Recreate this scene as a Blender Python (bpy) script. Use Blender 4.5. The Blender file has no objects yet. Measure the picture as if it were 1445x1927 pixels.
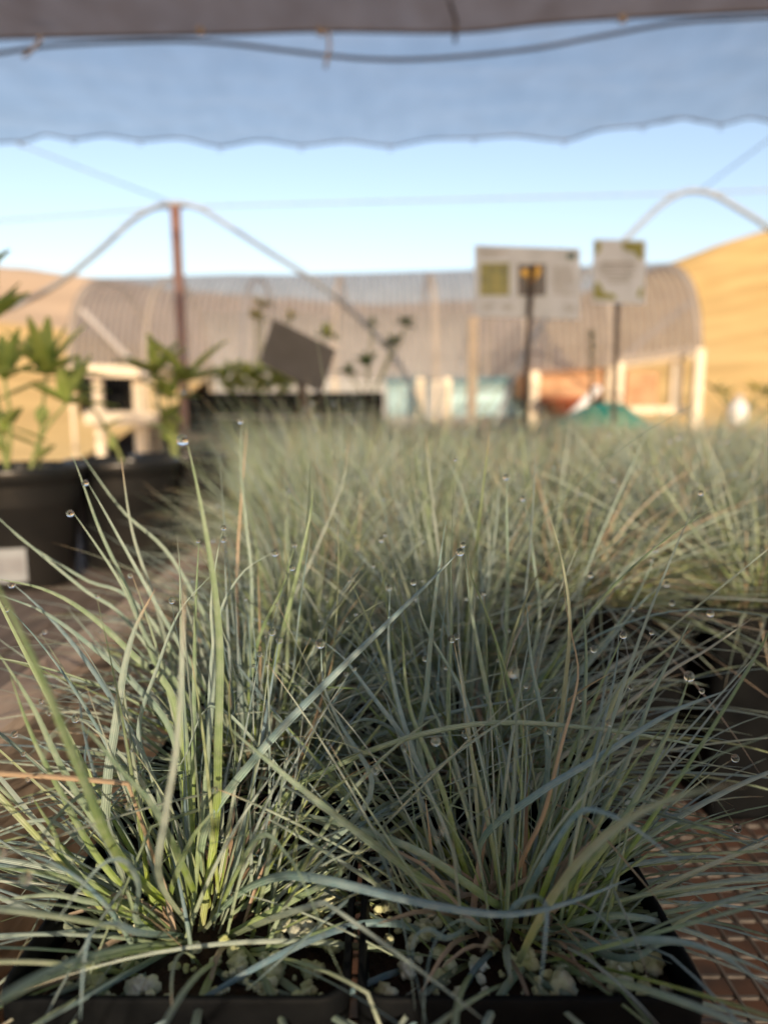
import bpy, math, random
import numpy as np
from mathutils import Vector, Matrix, noise
R = math.radians
C = bpy.context.scene.collection
S = bpy.context.scene

# ------------------------------------------------------------------ camera
PITCH = 8.04
FPX = 1285.0
cam_d = bpy.data.cameras.new('camera')
cam = bpy.data.objects.new('camera', cam_d); C.objects.link(cam)
cam.location = (0, 0, 0); cam.rotation_euler = (R(90 - PITCH), 0, 0)
cam_d.sensor_fit = 'VERTICAL'; cam_d.sensor_height = 36; cam_d.lens = 36 * FPX / 1927
cam_d.clip_start = 0.01; cam_d.clip_end = 2000
cam_d.dof.use_dof = True; cam_d.dof.focus_distance = 0.255; cam_d.dof.aperture_fstop = 5.7
S.camera = cam
# ------------------------------------------------------------------ light
SUN_EL, SUN_AZ = 16.0, 170.0          # azimuth clockwise from +Y (behind the camera)
w = bpy.data.worlds.new('World'); S.world = w; w.use_nodes = True
nt = w.node_tree; bg = nt.nodes['Background']
sky = nt.nodes.new('ShaderNodeTexSky'); sky.sky_type = 'NISHITA'; sky.sun_disc = False
sky.sun_elevation = R(SUN_EL); sky.sun_rotation = R(SUN_AZ)
sky.air_density = 1.3; sky.dust_density = 0.9; sky.ozone_density = 1.8
tn = nt.nodes.new('ShaderNodeVectorMath'); tn.operation = 'MULTIPLY'; tn.inputs[1].default_value = (1.11, 0.98, 0.99)   # slight even magenta tint over the whole sky colour
nt.links.new(sky.outputs[0], tn.inputs[0]); nt.links.new(tn.outputs[0], bg.inputs[0]); bg.inputs[1].default_value = 0.122
sd = bpy.data.lights.new('sun', 'SUN'); sun = bpy.data.objects.new('sun', sd); C.objects.link(sun)
sd.energy = 3.0; sd.angle = R(0.5); sd.color = (1.0, 0.79, 0.56)
sdir = Vector((math.sin(R(SUN_AZ)) * math.cos(R(SUN_EL)), math.cos(R(SUN_AZ)) * math.cos(R(SUN_EL)), math.sin(R(SUN_EL))))
sun.rotation_euler = sdir.to_track_quat('Z', 'Y').to_euler(); sun.location = (-2, -8, 6)
S.view_settings.view_transform = 'Standard'; S.view_settings.look = 'None'
S.view_settings.exposure = 0.98; S.view_settings.gamma = 1.0
S.cycles.use_denoising = True
S.cycles.max_bounces = 10; S.cycles.transparent_max_bounces = 16
S.cycles.caustics_refractive = False; S.cycles.caustics_reflective = False

_cp, _sp = math.cos(R(PITCH)), math.sin(R(PITCH))
def at(px, py, Y):
    """the point at depth Y that the photograph's pixel (of 1445 x 1927) looks at"""
    a = (px - 722.5) / FPX; b = -(py - 963.5) / FPX
    d = Vector((a, _cp + b * _sp, -_sp + b * _cp))
    return d * (Y / d.y)
def atz(px, py, z):
    a = (px - 722.5) / FPX; b = -(py - 963.5) / FPX
    d = Vector((a, _cp + b * _sp, -_sp + b * _cp))
    return d * (z / d.z)

# ------------------------------------------------------------------ materials
def mat(name):
    m = bpy.data.materials.new(name); m.use_nodes = True
    n = m.node_tree.nodes; p = n['Principled BSDF']
    return m, m.node_tree, p
def N(t, kind, **kw):
    n = t.nodes.new(kind)
    for k, v in kw.items():
        if k.startswith('i_'):
            n.inputs[k[2:].replace('_', ' ')].default_value = v
        else: setattr(n, k, v)
    return n
def ramp(t, fac, stops):
    r = t.nodes.new('ShaderNodeValToRGB'); e = r.color_ramp.elements
    while len(e) < len(stops): e.new(0.5)
    for el, (p, c) in zip(e, stops):
        el.position = p; el.color = (c[0], c[1], c[2], 1) if not isinstance(c, (int, float)) else (c, c, c, 1)
    t.links.new(fac, r.inputs[0]); return r.outputs[0]
def mix(t, fac, a, b, mode='MIX'):
    m = t.nodes.new('ShaderNodeMix'); m.data_type = 'RGBA'; m.blend_type = mode
    for sock, v in ((m.inputs[0], fac), (m.inputs[6], a), (m.inputs[7], b)):
        if hasattr(v, 'is_linked'): t.links.new(v, sock)
        elif isinstance(v, (int, float)): sock.default_value = v
        else: sock.default_value = (*v, 1)
    return m.outputs[2]
def mth(t, op, a, b=0.0):
    m = t.nodes.new('ShaderNodeMath'); m.operation = op
    for sock, v in ((m.inputs[0], a), (m.inputs[1], b)):
        if hasattr(v, 'is_linked'): t.links.new(v, sock)
        else: sock.default_value = v
    return m.outputs[0]
def noisy(name, c1, c2, scale=20, rough=0.7, bump=0.0, detail=6, stretch=(1, 1, 1), metallic=0.0, spec=0.4, c3=None):
    m, t, p = mat(name)
    co = N(t, 'ShaderNodeTexCoord'); mp = N(t, 'ShaderNodeMapping'); mp.inputs['Scale'].default_value = stretch
    t.links.new(co.outputs['Object'], mp.inputs[0])
    nz = N(t, 'ShaderNodeTexNoise'); nz.inputs['Scale'].default_value = scale; nz.inputs['Detail'].default_value = detail
    t.links.new(mp.outputs[0], nz.inputs[0])
    st = [(0.3, c1), (0.7, c2)] if c3 is None else [(0.28, c1), (0.5, c2), (0.72, c3)]
    t.links.new(ramp(t, nz.outputs[0], st), p.inputs['Base Color'])
    p.inputs['Roughness'].default_value = rough; p.inputs['Metallic'].default_value = metallic
    p.inputs['Specular IOR Level'].default_value = spec
    if bump:
        b = N(t, 'ShaderNodeBump'); b.inputs['Strength'].default_value = bump; b.inputs['Distance'].default_value = 0.01
        t.links.new(nz.outputs[0], b.inputs['Height']); t.links.new(b.outputs[0], p.inputs['Normal'])
    return m

def blade_material():
    m, t, p = mat('waxy_grass')
    uv = N(t, 'ShaderNodeUVMap'); sep = N(t, 'ShaderNodeSeparateXYZ'); t.links.new(uv.outputs[0], sep.inputs[0])
    u, v = sep.outputs[0], sep.outputs[1]
    at_ = N(t, 'ShaderNodeAttribute'); at_.attribute_name = 'tint'
    sc = N(t, 'ShaderNodeSeparateColor'); t.links.new(at_.outputs['Color'], sc.inputs[0])
    rnd, grn, dry = sc.outputs[0], sc.outputs[1], sc.outputs[2]
    wax = mix(t, rnd, (0.145, 0.26, 0.335), (0.37, 0.45, 0.405))
    green = mix(t, rnd, (0.14, 0.22, 0.08), (0.26, 0.35, 0.15))
    col = mix(t, grn, wax, green)
    base = mth(t, 'MULTIPLY', ramp(t, v, [(0.12, 1.0), (0.5, 0.0)]), mth(t, 'ADD', mth(t, 'MULTIPLY', grn, 0.8), 0.32))
    col = mix(t, base, col, (0.29, 0.41, 0.03))
    # fine lengthwise veins, pale wax between them, the wax rubbed off in patches
    vein = mth(t, 'ABSOLUTE', mth(t, 'SINE', mth(t, 'MULTIPLY', u, 14.0)))
    co = N(t, 'ShaderNodeTexCoord'); mp = N(t, 'ShaderNodeMapping'); mp.inputs['Scale'].default_value = (1, 1, 1)
    t.links.new(co.outputs['Object'], mp.inputs[0])
    nz = N(t, 'ShaderNodeTexNoise'); nz.inputs['Scale'].default_value = 260; nz.inputs['Detail'].default_value = 4
    t.links.new(mp.outputs[0], nz.inputs[0])
    col = mix(t, mth(t, 'MULTIPLY', ramp(t, vein, [(0.1, 1.0), (0.75, 0.0)]), 0.55), col, (0.04, 0.085, 0.05))
    col = mix(t, mth(t, 'MULTIPLY', ramp(t, nz.outputs[0], [(0.4, 0.0), (0.72, 1.0)]), 0.3), col, (0.48, 0.51, 0.45))
    sheath = mth(t, 'MULTIPLY', ramp(t, v, [(0.0, 1.0), (0.09, 0.0)]), 0.7)
    col = mix(t, sheath, col, (0.40, 0.34, 0.20))
    drycol = mix(t, rnd, (0.26, 0.17, 0.10), (0.50, 0.37, 0.25))
    tip = mth(t, 'MULTIPLY', ramp(t, v, [(0.88, 0.0), (0.97, 1.0)]), mth(t, 'GREATER_THAN', rnd, 0.72))
    col = mix(t, mth(t, 'MAXIMUM', dry, mth(t, 'MULTIPLY', tip, 0.8)), col, drycol)
    t.links.new(col, p.inputs['Base Color'])
    p.inputs['Roughness'].default_value = 0.42; p.inputs['Specular IOR Level'].default_value = 0.5
    b = N(t, 'ShaderNodeBump'); b.inputs['Strength'].default_value = 0.35; b.inputs['Distance'].default_value = 0.0006
    t.links.new(vein, b.inputs['Height']); t.links.new(b.outputs[0], p.inputs['Normal'])
    tr = N(t, 'ShaderNodeBsdfTranslucent'); t.links.new(mix(t, 0.5, col, (0.22, 0.32, 0.08)), tr.inputs[0])
    ms = N(t, 'ShaderNodeMixShader'); ms.inputs[0].default_value = 0.13
    t.links.new(p.outputs[0], ms.inputs[1]); t.links.new(tr.outputs[0], ms.inputs[2])
    t.links.new(ms.outputs[0], t.nodes['Material Output'].inputs[0])
    return m
def leaf_material(name, c1, c2):
    m, t, p = mat(name)
    co = N(t, 'ShaderNodeTexCoord'); nz = N(t, 'ShaderNodeTexNoise'); nz.inputs['Scale'].default_value = 30
    t.links.new(co.outputs['Object'], nz.inputs[0])
    col = ramp(t, nz.outputs[0], [(0.3, c1), (0.7, c2)])
    t.links.new(col, p.inputs['Base Color']); p.inputs['Roughness'].default_value = 0.5
    tr = N(t, 'ShaderNodeBsdfTranslucent'); t.links.new(col, tr.inputs[0])
    ms = N(t, 'ShaderNodeMixShader'); ms.inputs[0].default_value = 0.3
    t.links.new(p.outputs[0], ms.inputs[1]); t.links.new(tr.outputs[0], ms.inputs[2])
    t.links.new(ms.outputs[0], t.nodes['Material Output'].inputs[0])
    return m
def cloth_material(name, c1, c2, open_, stripe=None, back=0.5):
    """woven shade net: part holes, part thread that lets some light through"""
    m, t, p = mat(name)
    co = N(t, 'ShaderNodeTexCoord'); nz = N(t, 'ShaderNodeTexNoise'); nz.inputs['Scale'].default_value = 2.2; nz.inputs['Detail'].default_value = 5
    mp = N(t, 'ShaderNodeMapping'); mp.inputs['Scale'].default_value = (3.0, 1.6, 1.6)
    t.links.new(co.outputs['Object'], mp.inputs[0]); t.links.new(mp.outputs[0], nz.inputs[0])
    col = ramp(t, nz.outputs[0], [(0.3, c1), (0.7, c2)])
    op = ramp(t, nz.outputs[0], [(0.3, open_ - 0.03), (0.7, open_ + 0.03)])
    if stripe:
        wv = N(t, 'ShaderNodeTexWave'); wv.bands_direction = 'X'; wv.inputs['Scale'].default_value = stripe; wv.inputs['Distortion'].default_value = 0.4
        t.links.new(co.outputs['Object'], wv.inputs[0])
        op = mth(t, 'MULTIPLY', op, ramp(t, wv.outputs[0], [(0.2, 0.80), (0.8, 1.0)]))
        col = mix(t, wv.outputs[0], col, mix(t, 0.3, col, (0.0, 0.0, 0.0)))
    df = N(t, 'ShaderNodeBsdfDiffuse'); tl = N(t, 'ShaderNodeBsdfTranslucent'); tp = N(t, 'ShaderNodeBsdfTransparent')
    t.links.new(col, df.inputs[0]); t.links.new(col, tl.inputs[0])
    a = N(t, 'ShaderNodeMixShader'); a.inputs[0].default_value = back
    t.links.new(df.outputs[0], a.inputs[1]); t.links.new(tl.outputs[0], a.inputs[2])
    b = N(t, 'ShaderNodeMixShader'); t.links.new(op, b.inputs[0])
    t.links.new(a.outputs[0], b.inputs[1]); t.links.new(tp.outputs[0], b.inputs[2])
    t.links.new(b.outputs[0], t.nodes['Material Output'].inputs[0])
    return m
def flat(name, c, rough=0.6, metallic=0.0, spec=0.4):
    return noisy(name, tuple(x * 0.85 for x in c), tuple(min(1, x * 1.12) for x in c), 18, rough, 0.0, 4, (1, 1, 1), metallic, spec)

M = {}
M['blade'] = blade_material()
M['plastic'] = noisy('black_plastic', (0.0025, 0.0032, 0.0042), (0.007, 0.008, 0.009), 60, 0.6, 0.1, spec=0.06)
M['plastic_dusty'] = noisy('dusty_black_plastic', (0.006, 0.007, 0.008), (0.020, 0.019, 0.018), 9, 0.32, 0.05, spec=0.32)
M['soil'] = noisy('potting_soil', (0.010, 0.006, 0.004), (0.05, 0.028, 0.016), 240, 0.9, 0.6)
M['perlite'] = noisy('perlite', (0.38, 0.42, 0.14), (0.62, 0.65, 0.42), 75, 0.9, 0.6, 5, c3=(0.80, 0.82, 0.74))
M['board'] = noisy('weathered_board', (0.27, 0.20, 0.15), (0.45, 0.36, 0.28), 22, 0.85, 0.4, 8, (3, 0.5, 3))
M['plank'] = noisy('grey_plank', (0.10, 0.08, 0.068), (0.20, 0.16, 0.135), 22, 0.85, 0.5, 8, (3.5, 0.5, 3.5))
M['wire'] = noisy('galvanised_wire', (0.10, 0.085, 0.075), (0.26, 0.24, 0.22), 40, 0.5, 0, 4, (1, 1, 1), 0.6)
M['dirt'] = noisy('dirt', (0.006, 0.005, 0.005), (0.09, 0.036, 0.013), 7, 0.95, 0.5, 10)
M['hill_gold'] = noisy('dry_grass_hill', (0.48, 0.30, 0.095), (0.76, 0.52, 0.20), 0.6, 0.95, 0.6, 12, (0.35, 0.8, 1.5))
M['hill_pale'] = noisy('distant_dry_hill', (0.42, 0.30, 0.19), (0.56, 0.42, 0.28), 0.06, 0.95, 0.3, 10, (0.3, 1, 1.5))
M['cloth_dark'] = cloth_material('dense_shade_net', (0.31, 0.25, 0.225), (0.40, 0.325, 0.29), 0.08, None, 0.5)
M['cloth_blue'] = cloth_material('thin_shade_net', (0.20, 0.205, 0.20), (0.27, 0.275, 0.27), 0.58, None, 0.45)
M['cloth_house'] = cloth_material('tunnel_shade_net', (0.34, 0.315, 0.305), (0.45, 0.42, 0.41), 0.46, 3.9, 0.5)
M['rope'] = flat('dark_rope', (0.07, 0.06, 0.055), 0.35, 0.3)
M['clip'] = flat('pale_plastic_clip', (0.42, 0.39, 0.36), 0.4)
M['pipe'] = noisy('galvanised_pipe', (0.25, 0.28, 0.31), (0.32, 0.35, 0.38), 12, 0.65, 0, 4, (1, 1, 1), 0.0, 0.15)
M['rust'] = noisy('rusty_post', (0.17, 0.08, 0.055), (0.24, 0.15, 0.12), 5, 0.7, 0.3, 8, c3=(0.22, 0.205, 0.2))
M['cream'] = flat('cream_paint', (0.74, 0.64, 0.48), 0.6)
M['white'] = flat('white_plastic', (0.74, 0.74, 0.73), 0.5)
M['sign'] = flat('sign_white', (0.46, 0.53, 0.63), 0.5, spec=0.2)
M['sticker'] = flat('dull_label', (0.24, 0.26, 0.28), 0.6, spec=0.2)
M['ink'] = flat('grey_ink', (0.20, 0.20, 0.22), 0.5)
M['olive'] = flat('olive_print', (0.17, 0.19, 0.03), 0.5)
M['photo_green'] = noisy('green_print', (0.05, 0.08, 0.02), (0.22, 0.23, 0.05), 45, 0.4, 0)
M['photo_navy'] = noisy('navy_print', (0.015, 0.02, 0.04), (0.035, 0.045, 0.07), 30, 0.4, 0)
M['yellow'] = flat('yellow_petal', (0.72, 0.45, 0.04), 0.5)
M['logo'] = flat('dark_teal_print', (0.03, 0.09, 0.10), 0.5)
M['greyboard'] = flat('grey_board', (0.085, 0.088, 0.095), 0.55, spec=0.2)
M['stake'] = flat('dark_stake', (0.055, 0.04, 0.034), 0.6)
M['teal'] = noisy('teal_fabric', (0.004, 0.11, 0.09), (0.010, 0.22, 0.18), 8, 0.6, 0.3)
M['orange'] = noisy('terracotta', (0.34, 0.18, 0.09), (0.50, 0.31, 0.18), 5, 0.8)
M['rustred'] = noisy('red_clay', (0.22, 0.06, 0.03), (0.34, 0.11, 0.05), 8, 0.75)
M['tub_blue'] = flat('pale_blue_plastic', (0.10, 0.30, 0.40), 0.4)
M['tub_white'] = flat('aqua_white_plastic', (0.46, 0.68, 0.74), 0.4)
M['leaf'] = leaf_material('broad_green_leaf', (0.26, 0.36, 0.08), (0.46, 0.54, 0.18))
M['leaf_dark'] = leaf_material('dark_leaf', (0.05, 0.10, 0.02), (0.11, 0.19, 0.04))
M['leaf_yellow'] = leaf_material('yellow_leaf', (0.26, 0.26, 0.03), (0.45, 0.40, 0.06))
M['stem'] = flat('green_stem', (0.16, 0.19, 0.06), 0.6)
M['liner'] = flat('white_liner', (0.70, 0.72, 0.72), 0.6)
def water_material():
    m, t, p = mat('dew'); p.inputs['Transmission Weight'].default_value = 1.0
    p.inputs['IOR'].default_value = 1.333; p.inputs['Roughness'].default_value = 0.0
    p.inputs['Base Color'].default_value = (1, 1, 1, 1); return m
M['dew'] = water_material()

# ------------------------------------------------------------------ mesh helpers
class MB:
    def __init__(s): s.v = []; s.f = []; s.mi = []; s.sm = []
    def add(s, verts, faces, mi=0, smooth=False):
        o = len(s.v); s.v += [tuple(p) for p in verts]
        for f in faces: s.f.append(tuple(i + o for i in f)); s.mi.append(mi); s.sm.append(smooth)
        return s
    def box(s, c, d, rot=None, mi=0, bevel=0.0):
        x, y, z = (k / 2 for k in d)
        b = min(bevel, x * .45, y * .45, z * .45)
        if b <= 0:
            vs = [Vector((i * x, j * y, k * z)) for k in (-1, 1) for j in (-1, 1) for i in (-1, 1)]
            fs = [(0, 2, 3, 1), (4, 5, 7, 6), (0, 1, 5, 4), (2, 6, 7, 3), (0, 4, 6, 2), (1, 3, 7, 5)]
        else:
            vs = []; fs = []
            lv = [(-z, b), (-z + b, 0), (z - b, 0), (z, b)]
            for zz, ins in lv:
                X, Y = x - ins, y - ins
                vs += [Vector(q) for q in ((-X + b, -Y, zz), (X - b, -Y, zz), (X, -Y + b, zz), (X, Y - b, zz), (X - b, Y, zz), (-X + b, Y, zz), (-X, Y - b, zz), (-X, -Y + b, zz))]
            for r in range(3):
                for i in range(8): fs.append((r * 8 + i, r * 8 + (i + 1) % 8, r * 8 + 8 + (i + 1) % 8, r * 8 + 8 + i))
            fs.append(tuple(reversed(range(8)))); fs.append(tuple(range(24, 32)))
        if rot is not None: vs = [rot @ p for p in vs]
        c = Vector(c)
        return s.add([p + c for p in vs], fs, mi)
    def bar(s, a, b, w, t, mi=0, up=(0, 0, 1), bevel=0.0):
        a, b = Vector(a), Vector(b); d = b - a
        y = d.normalized(); u = Vector(up)
        if abs(y.dot(u)) > .98: u = Vector((0, 1, 0))
        x = y.cross(u).normalized(); z = x.cross(y)
        rot = Matrix((x, y, z)).transposed()
        return s.box((a + b) / 2, (w, d.length, t), rot, mi, bevel)
    def tube(s, pts, r, n=8, mi=0, caps=True):
        pts = [Vector(p) for p in pts]; rs = r if isinstance(r, (list, tuple)) else [r] * len(pts)
        t0 = (pts[1] - pts[0]).normalized(); u = t0.orthogonal().normalized(); vs = []; fs = []
        for i, p in enumerate(pts):
            t = (pts[min(i + 1, len(pts) - 1)] - pts[max(i - 1, 0)]).normalized()
            u = (u - t * u.dot(t)).normalized(); v = t.cross(u)
            for k in range(n):
                a = 2 * math.pi * k / n
                vs.append(p + (u * math.cos(a) + v * math.sin(a)) * rs[i])
        for i in range(len(pts) - 1):
            for k in range(n):
                fs.append((i * n + k, i * n + (k + 1) % n, (i + 1) * n + (k + 1) % n, (i + 1) * n + k))
        if caps: fs.append(tuple(reversed(range(n)))); fs.append(tuple(range((len(pts) - 1) * n, len(pts) * n)))
        return s.add(vs, fs, mi, True)
    def lathe(s, prof, c=(0, 0, 0), n=40, mi=0):
        vs = []; fs = []; c = Vector(c)
        for r, z in prof:
            for k in range(n):
                a = 2 * math.pi * k / n; vs.append(c + Vector((r * math.cos(a), r * math.sin(a), z)))
        for i in range(len(prof) - 1):
            for k in range(n): fs.append((i * n + k, i * n + (k + 1) % n, (i + 1) * n + (k + 1) % n, (i + 1) * n + k))
        return s.add(vs, fs, mi, True)
    def sphere(s, c, r, n=12, m=8, sx=(1, 1, 1), mi=0, lump=0.0, seed=0):
        vs = []; fs = []; c = Vector(c)
        for i in range(m + 1):
            th = math.pi * i / m
            for k in range(n):
                a = 2 * math.pi * k / n
                d = Vector((math.sin(th) * math.cos(a), math.sin(th) * math.sin(a), math.cos(th)))
                rr = r
                if lump: rr = r * (1 + lump * noise.noise(d * 1.9 + Vector((seed * 3.1, seed * 1.7, 0))) + lump * .5 * noise.noise(d * 5 + Vector((seed, 0, 9))))
                vs.append(c + Vector((d.x * sx[0], d.y * sx[1], d.z * sx[2])) * rr)
        for i in range(m):
            for k in range(n): fs.append((i * n + k, (i + 1) * n + k, (i + 1) * n + (k + 1) % n, i * n + (k + 1) % n))
        return s.add(vs, fs, mi, True)
    def sheet(s, rows, mi=0, smooth=True):
        nr, nc = len(rows), len(rows[0]); vs = [p for r in rows for p in r]
        fs = [(i * nc + j, i * nc + j + 1, (i + 1) * nc + j + 1, (i + 1) * nc + j) for i in range(nr - 1) for j in range(nc - 1)]
        return s.add(vs, fs, mi, smooth)
    def mesh(s, name, mats):
        me = bpy.data.meshes.new(name); me.from_pydata(s.v, [], s.f); me.update()
        for m in (mats if isinstance(mats, list) else [mats]): me.materials.append(m)
        me.polygons.foreach_set('material_index', s.mi); me.polygons.foreach_set('use_smooth', s.sm)
        return me
    def build(s, name, mats, parent=None, loc=None):
        """one mesh object; with loc, or under a parent, the coordinates are made relative to it"""
        base = Vector(loc) if loc is not None else Vector((0, 0, 0))
        me = s.mesh(name, mats)
        if parent is None and loc is not None: me.transform(Matrix.Translation(-base))
        o = bpy.data.objects.new(name, me); C.objects.link(o)
        if parent is not None:
            o.parent = parent; me.transform(world_of(parent).inverted())
        elif loc is not None: o.location = base
        return o
def world_of(o):
    m = Matrix.LocRotScale(o.location, o.rotation_euler, o.scale)
    return world_of(o.parent) @ m if o.parent else m
def tag(o, label=None, cat=None, group=None, kind=None):
    for k, v in (('label', label), ('category', cat), ('group', group), ('kind', kind)):
        if v: o[k] = v
    return o
def thing(name, label, cat, loc=(0, 0, 0), group=None):
    o = bpy.data.objects.new(name, None); C.objects.link(o); o.location = loc; o.empty_display_size = 0.02
    return tag(o, label, cat, group)
def resample(pts, n):
    """smooth curve through control points (Catmull-Rom), n samples even in length"""
    P = np.array([[*p] for p in pts], float)
    if len(P) == 2: P = np.array([P[0], (P[0] + P[1]) / 2, P[1]])
    E = np.vstack([2 * P[0] - P[1], P, 2 * P[-1] - P[-2]]); out = []
    for i in range(1, len(E) - 2):
        t = np.linspace(0, 1, 14, endpoint=False)[:, None]; a, b, c, d = E[i - 1], E[i], E[i + 1], E[i + 2]
        out.append(0.5 * (2 * b + (c - a) * t + (2 * a - 5 * b + 4 * c - d) * t ** 2 + (3 * b - a - 3 * c + d) * t ** 3))
    Q = np.vstack(out + [P[-1:]]); L = np.r_[0, np.cumsum(np.linalg.norm(np.diff(Q, axis=0), axis=1))]
    s = np.linspace(0, L[-1], n)
    return np.stack([np.interp(s, L, Q[:, k]) for k in range(Q.shape[1])], 1)

# ------------------------------------------------------------------ the ground and hills
BENCH, GROUND = -0.2935, -1.2
g = MB(); rows = []
for iy in range(0, 41):
    y = -12 + 62 * (iy / 40)
    rows.append([Vector((x, y, GROUND + 0.02 * noise.noise(Vector((x * .8, y * .8, 0))))) for x in np.linspace(-60, 60, 61)])
g.sheet(rows)
g.v += []
tag(g.build('ground', M['dirt'], loc=(0, 0, GROUND)), kind='structure')
def hill(name, prof, Yr, Y0, material, base=GROUND + 0.03, depth=60, rough=0.5):
    xs = np.linspace(prof[0][0], prof[-1][0], 90); h = MB(); rows = []
    ys = np.interp(xs, [p[0] for p in prof], [p[1] for p in prof])
    ts = list(np.linspace(0, 1, 26)) + [1.25, 1.6]
    for t in ts:
        row = []
        for px, py in zip(xs, ys):
            top = at(px, py, Yr)
            yy = Y0 + (Yr - Y0) * t if t <= 1 else Yr + depth * (t - 1)
            if t <= 1: zz = base + (top.z - base) * (t ** 1.25)
            else: zz = top.z - (t - 1) * abs(top.z - base) * 0.5
            xx = top.x * (0.72 + 0.28 * min(t, 1))
            a = rough * t * (1 - min(t, 1) * .75)
            zz += a * noise.fractal(Vector((xx * .12, yy * .12, 3.1)), .8, 2.1, 5)
            row.append(Vector((xx, yy, zz)))
        rows.append(row)
    h.sheet(rows)
    return tag(h.build(name, material), kind='structure')
hill('far_hill', [(-700, 430), (-300, 470), (-60, 498), (40, 503), (130, 517), (240, 530), (420, 552), (700, 575), (1000, 560), (1250, 540)], 120, 45, M['hill_pale'], rough=1.6)
hill('golden_hill', [(1000, 585), (1120, 540), (1270, 492), (1340, 464), (1445, 430), (1600, 385), (1900, 330), (2400, 300)], 42, 13, M['hill_gold'])
hill('golden_slope', [(-1200, 520), (-700, 560), (-250, 590), (0, 606), (110, 618), (260, 650), (420, 690)], 40, 13, M['hill_gold'])

# ------------------------------------------------------------------ overhead shade cloth
def edge_z(pts, z, n):
    P = [atz(x, y, z) for x, y in pts]
    return [Vector(q) for q in resample(P, n)]
def cloth(name, pts, z, yback, material, label, sag=0.03, n=80, wrinkle=0.012, hem_r=.007):
    E = edge_z(pts, z, n); c = MB(); rows = []
    for t in np.linspace(0, 1, 40):
        row = []
        for p in E:
            y = p.y + (yback - p.y) * t
            x = p.x * (1 - 0.3 * t)
            zz = z + wrinkle * noise.noise(Vector((x * 2.3, y * 7, 1))) + 0.6 * wrinkle * noise.noise(Vector((x * 9, y * 3, 5))) - sag * math.sin(math.pi * min(1, t * 3)) * (t < .34)
            row.append(Vector((x, y, zz if t > 0 else p.z)))
        rows.append(row)
    c.sheet(rows)
    o = thing(name, label, 'shade cloth', E[len(E) // 2])
    c.build('net', material, o)
    h = MB(); h.tube([p + Vector((0, -.004, .002)) for p in E], hem_r, 6); h.build('hem', M['rope'], o)
    return o, E
near_cl, _ = cloth('shade_cloth', [(-300, 84), (0, 74), (200, 70), (420, 66), (600, 60), (860, 62), (1020, 46), (1160, 36), (1445, 22), (1700, 8)], 1.46, -3.9, M['cloth_dark'],
      'dense brown shade cloth stretched overhead across the top of the picture', sag=.02)
SC = [(-330, 262), (-120, 272), (40, 268), (85, 256), (140, 264), (200, 257), (265, 266), (340, 262), (415, 277), (490, 266), (568, 276), (650, 268), (735, 277), (810, 264), (893, 262), (970, 258), (1062, 266), (1130, 246), (1210, 238), (1280, 224), (1355, 236), (1410, 224), (1480, 232), (1700, 215), (1800, 222)]
far_cl, E2 = cloth('shade_cloth', SC, 1.52, 2.0, M['cloth_blue'],
      'thin blue-grey shade cloth with a scalloped clipped edge against the sky', sag=.0, n=220, wrinkle=.03, hem_r=.0045)
for x, y in [SC[k] for k in (2, 4, 6, 8, 10, 12, 14, 16, 18, 20)]:
    p = atz(x, y, 1.52)
    q = MB(); q.tube([p + Vector((.012 * math.cos(a), 0, .012 * math.sin(a) - .008)) for a in np.linspace(0, 5.6, 9)], .003, 6)
    q.build('clip', M['rope'], far_cl)
for x, y in ((380, 58), (605, 58), (1168, 34)):
    p = atz(x, y, 1.455); q = MB(); q.box(p + Vector((0, -.02, -.012)), (.028, .012, .03), None, 0, .004); q.build('clip', M['clip'], near_cl)
rp = MB(); rp.tube([Vector(q) for q in resample([at(x, y, 2.6) for x, y in ((-500, 180), (-200, 130), (0, 100), (100, 86), (300, 77), (430, 82), (560, 98), (690, 111), (820, 110), (1000, 92), (1130, 68), (1280, 42), (1445, 32), (1700, 10), (2000, -40))], 90)], .0065, 8)
tag(rp.build('rope', M['rope'], loc=at(722, 110, 2.6)), 'dark sagging rope slung below the overhead shade cloth', 'rope')
for x0, y0, x1, y1, l in ((80, 68, 44, 108, 'short pale tie strap hanging under the cloth at upper left'), (618, 55, 612, 128, 'pale tie strap hanging beside the rope glint at top centre')):
    q = MB(); q.tube([at(x0, y0, 2.55), at((x0 + x1) / 2 + 5, (y0 + y1) / 2, 2.55), at(x1, y1, 2.55)], .006, 6)
    tag(q.build('tie_strap', M['clip'], loc=at(x0, y0, 2.55)), l, 'tie strap')
q = MB(); q.tube([at(845, 0, 2.5), at(858, 40, 2.5), at(856, 80, 2.5)], .006, 6)
tag(q.build('tie_strap', M['rope'], loc=at(845, 0, 2.5)), 'dark tie strap hanging from the brown cloth right of centre', 'tie strap')

# ------------------------------------------------------------------ pipe frame with two pointed hoops
FY = 5.0
fr = thing('hoop_frame', 'pale steel pipe frame with two tall hoops against the sky', 'pipe frame', at(330, 800, FY))
for pts in ([(-150, 640), (0, 588), (100, 540), (180, 478), (250, 414), (295, 389), (330, 382), (372, 390), (420, 418), (500, 470), (600, 534), (690, 612), (760, 700), (800, 800)],
            [(930, 800), (975, 690), (1035, 590), (1105, 514), (1180, 446), (1240, 388), (1278, 364), (1305, 359), (1342, 366), (1390, 393), (1445, 428), (1560, 512), (1700, 600)]):
    h = MB(); h.tube([Vector(q) for q in resample([at(x, y, FY) for x, y in pts], 60)], .018, 10); h.build('hoop', M['pipe'], fr)
h = MB(); h.tube([at(-700, 468, FY + .03), at(330, 390, FY + .03), at(1305, 363, FY + .03), at(2200, 330, FY + .03)], .006, 8); h.build('ridge_pipe', M['pipe'], fr)
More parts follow.
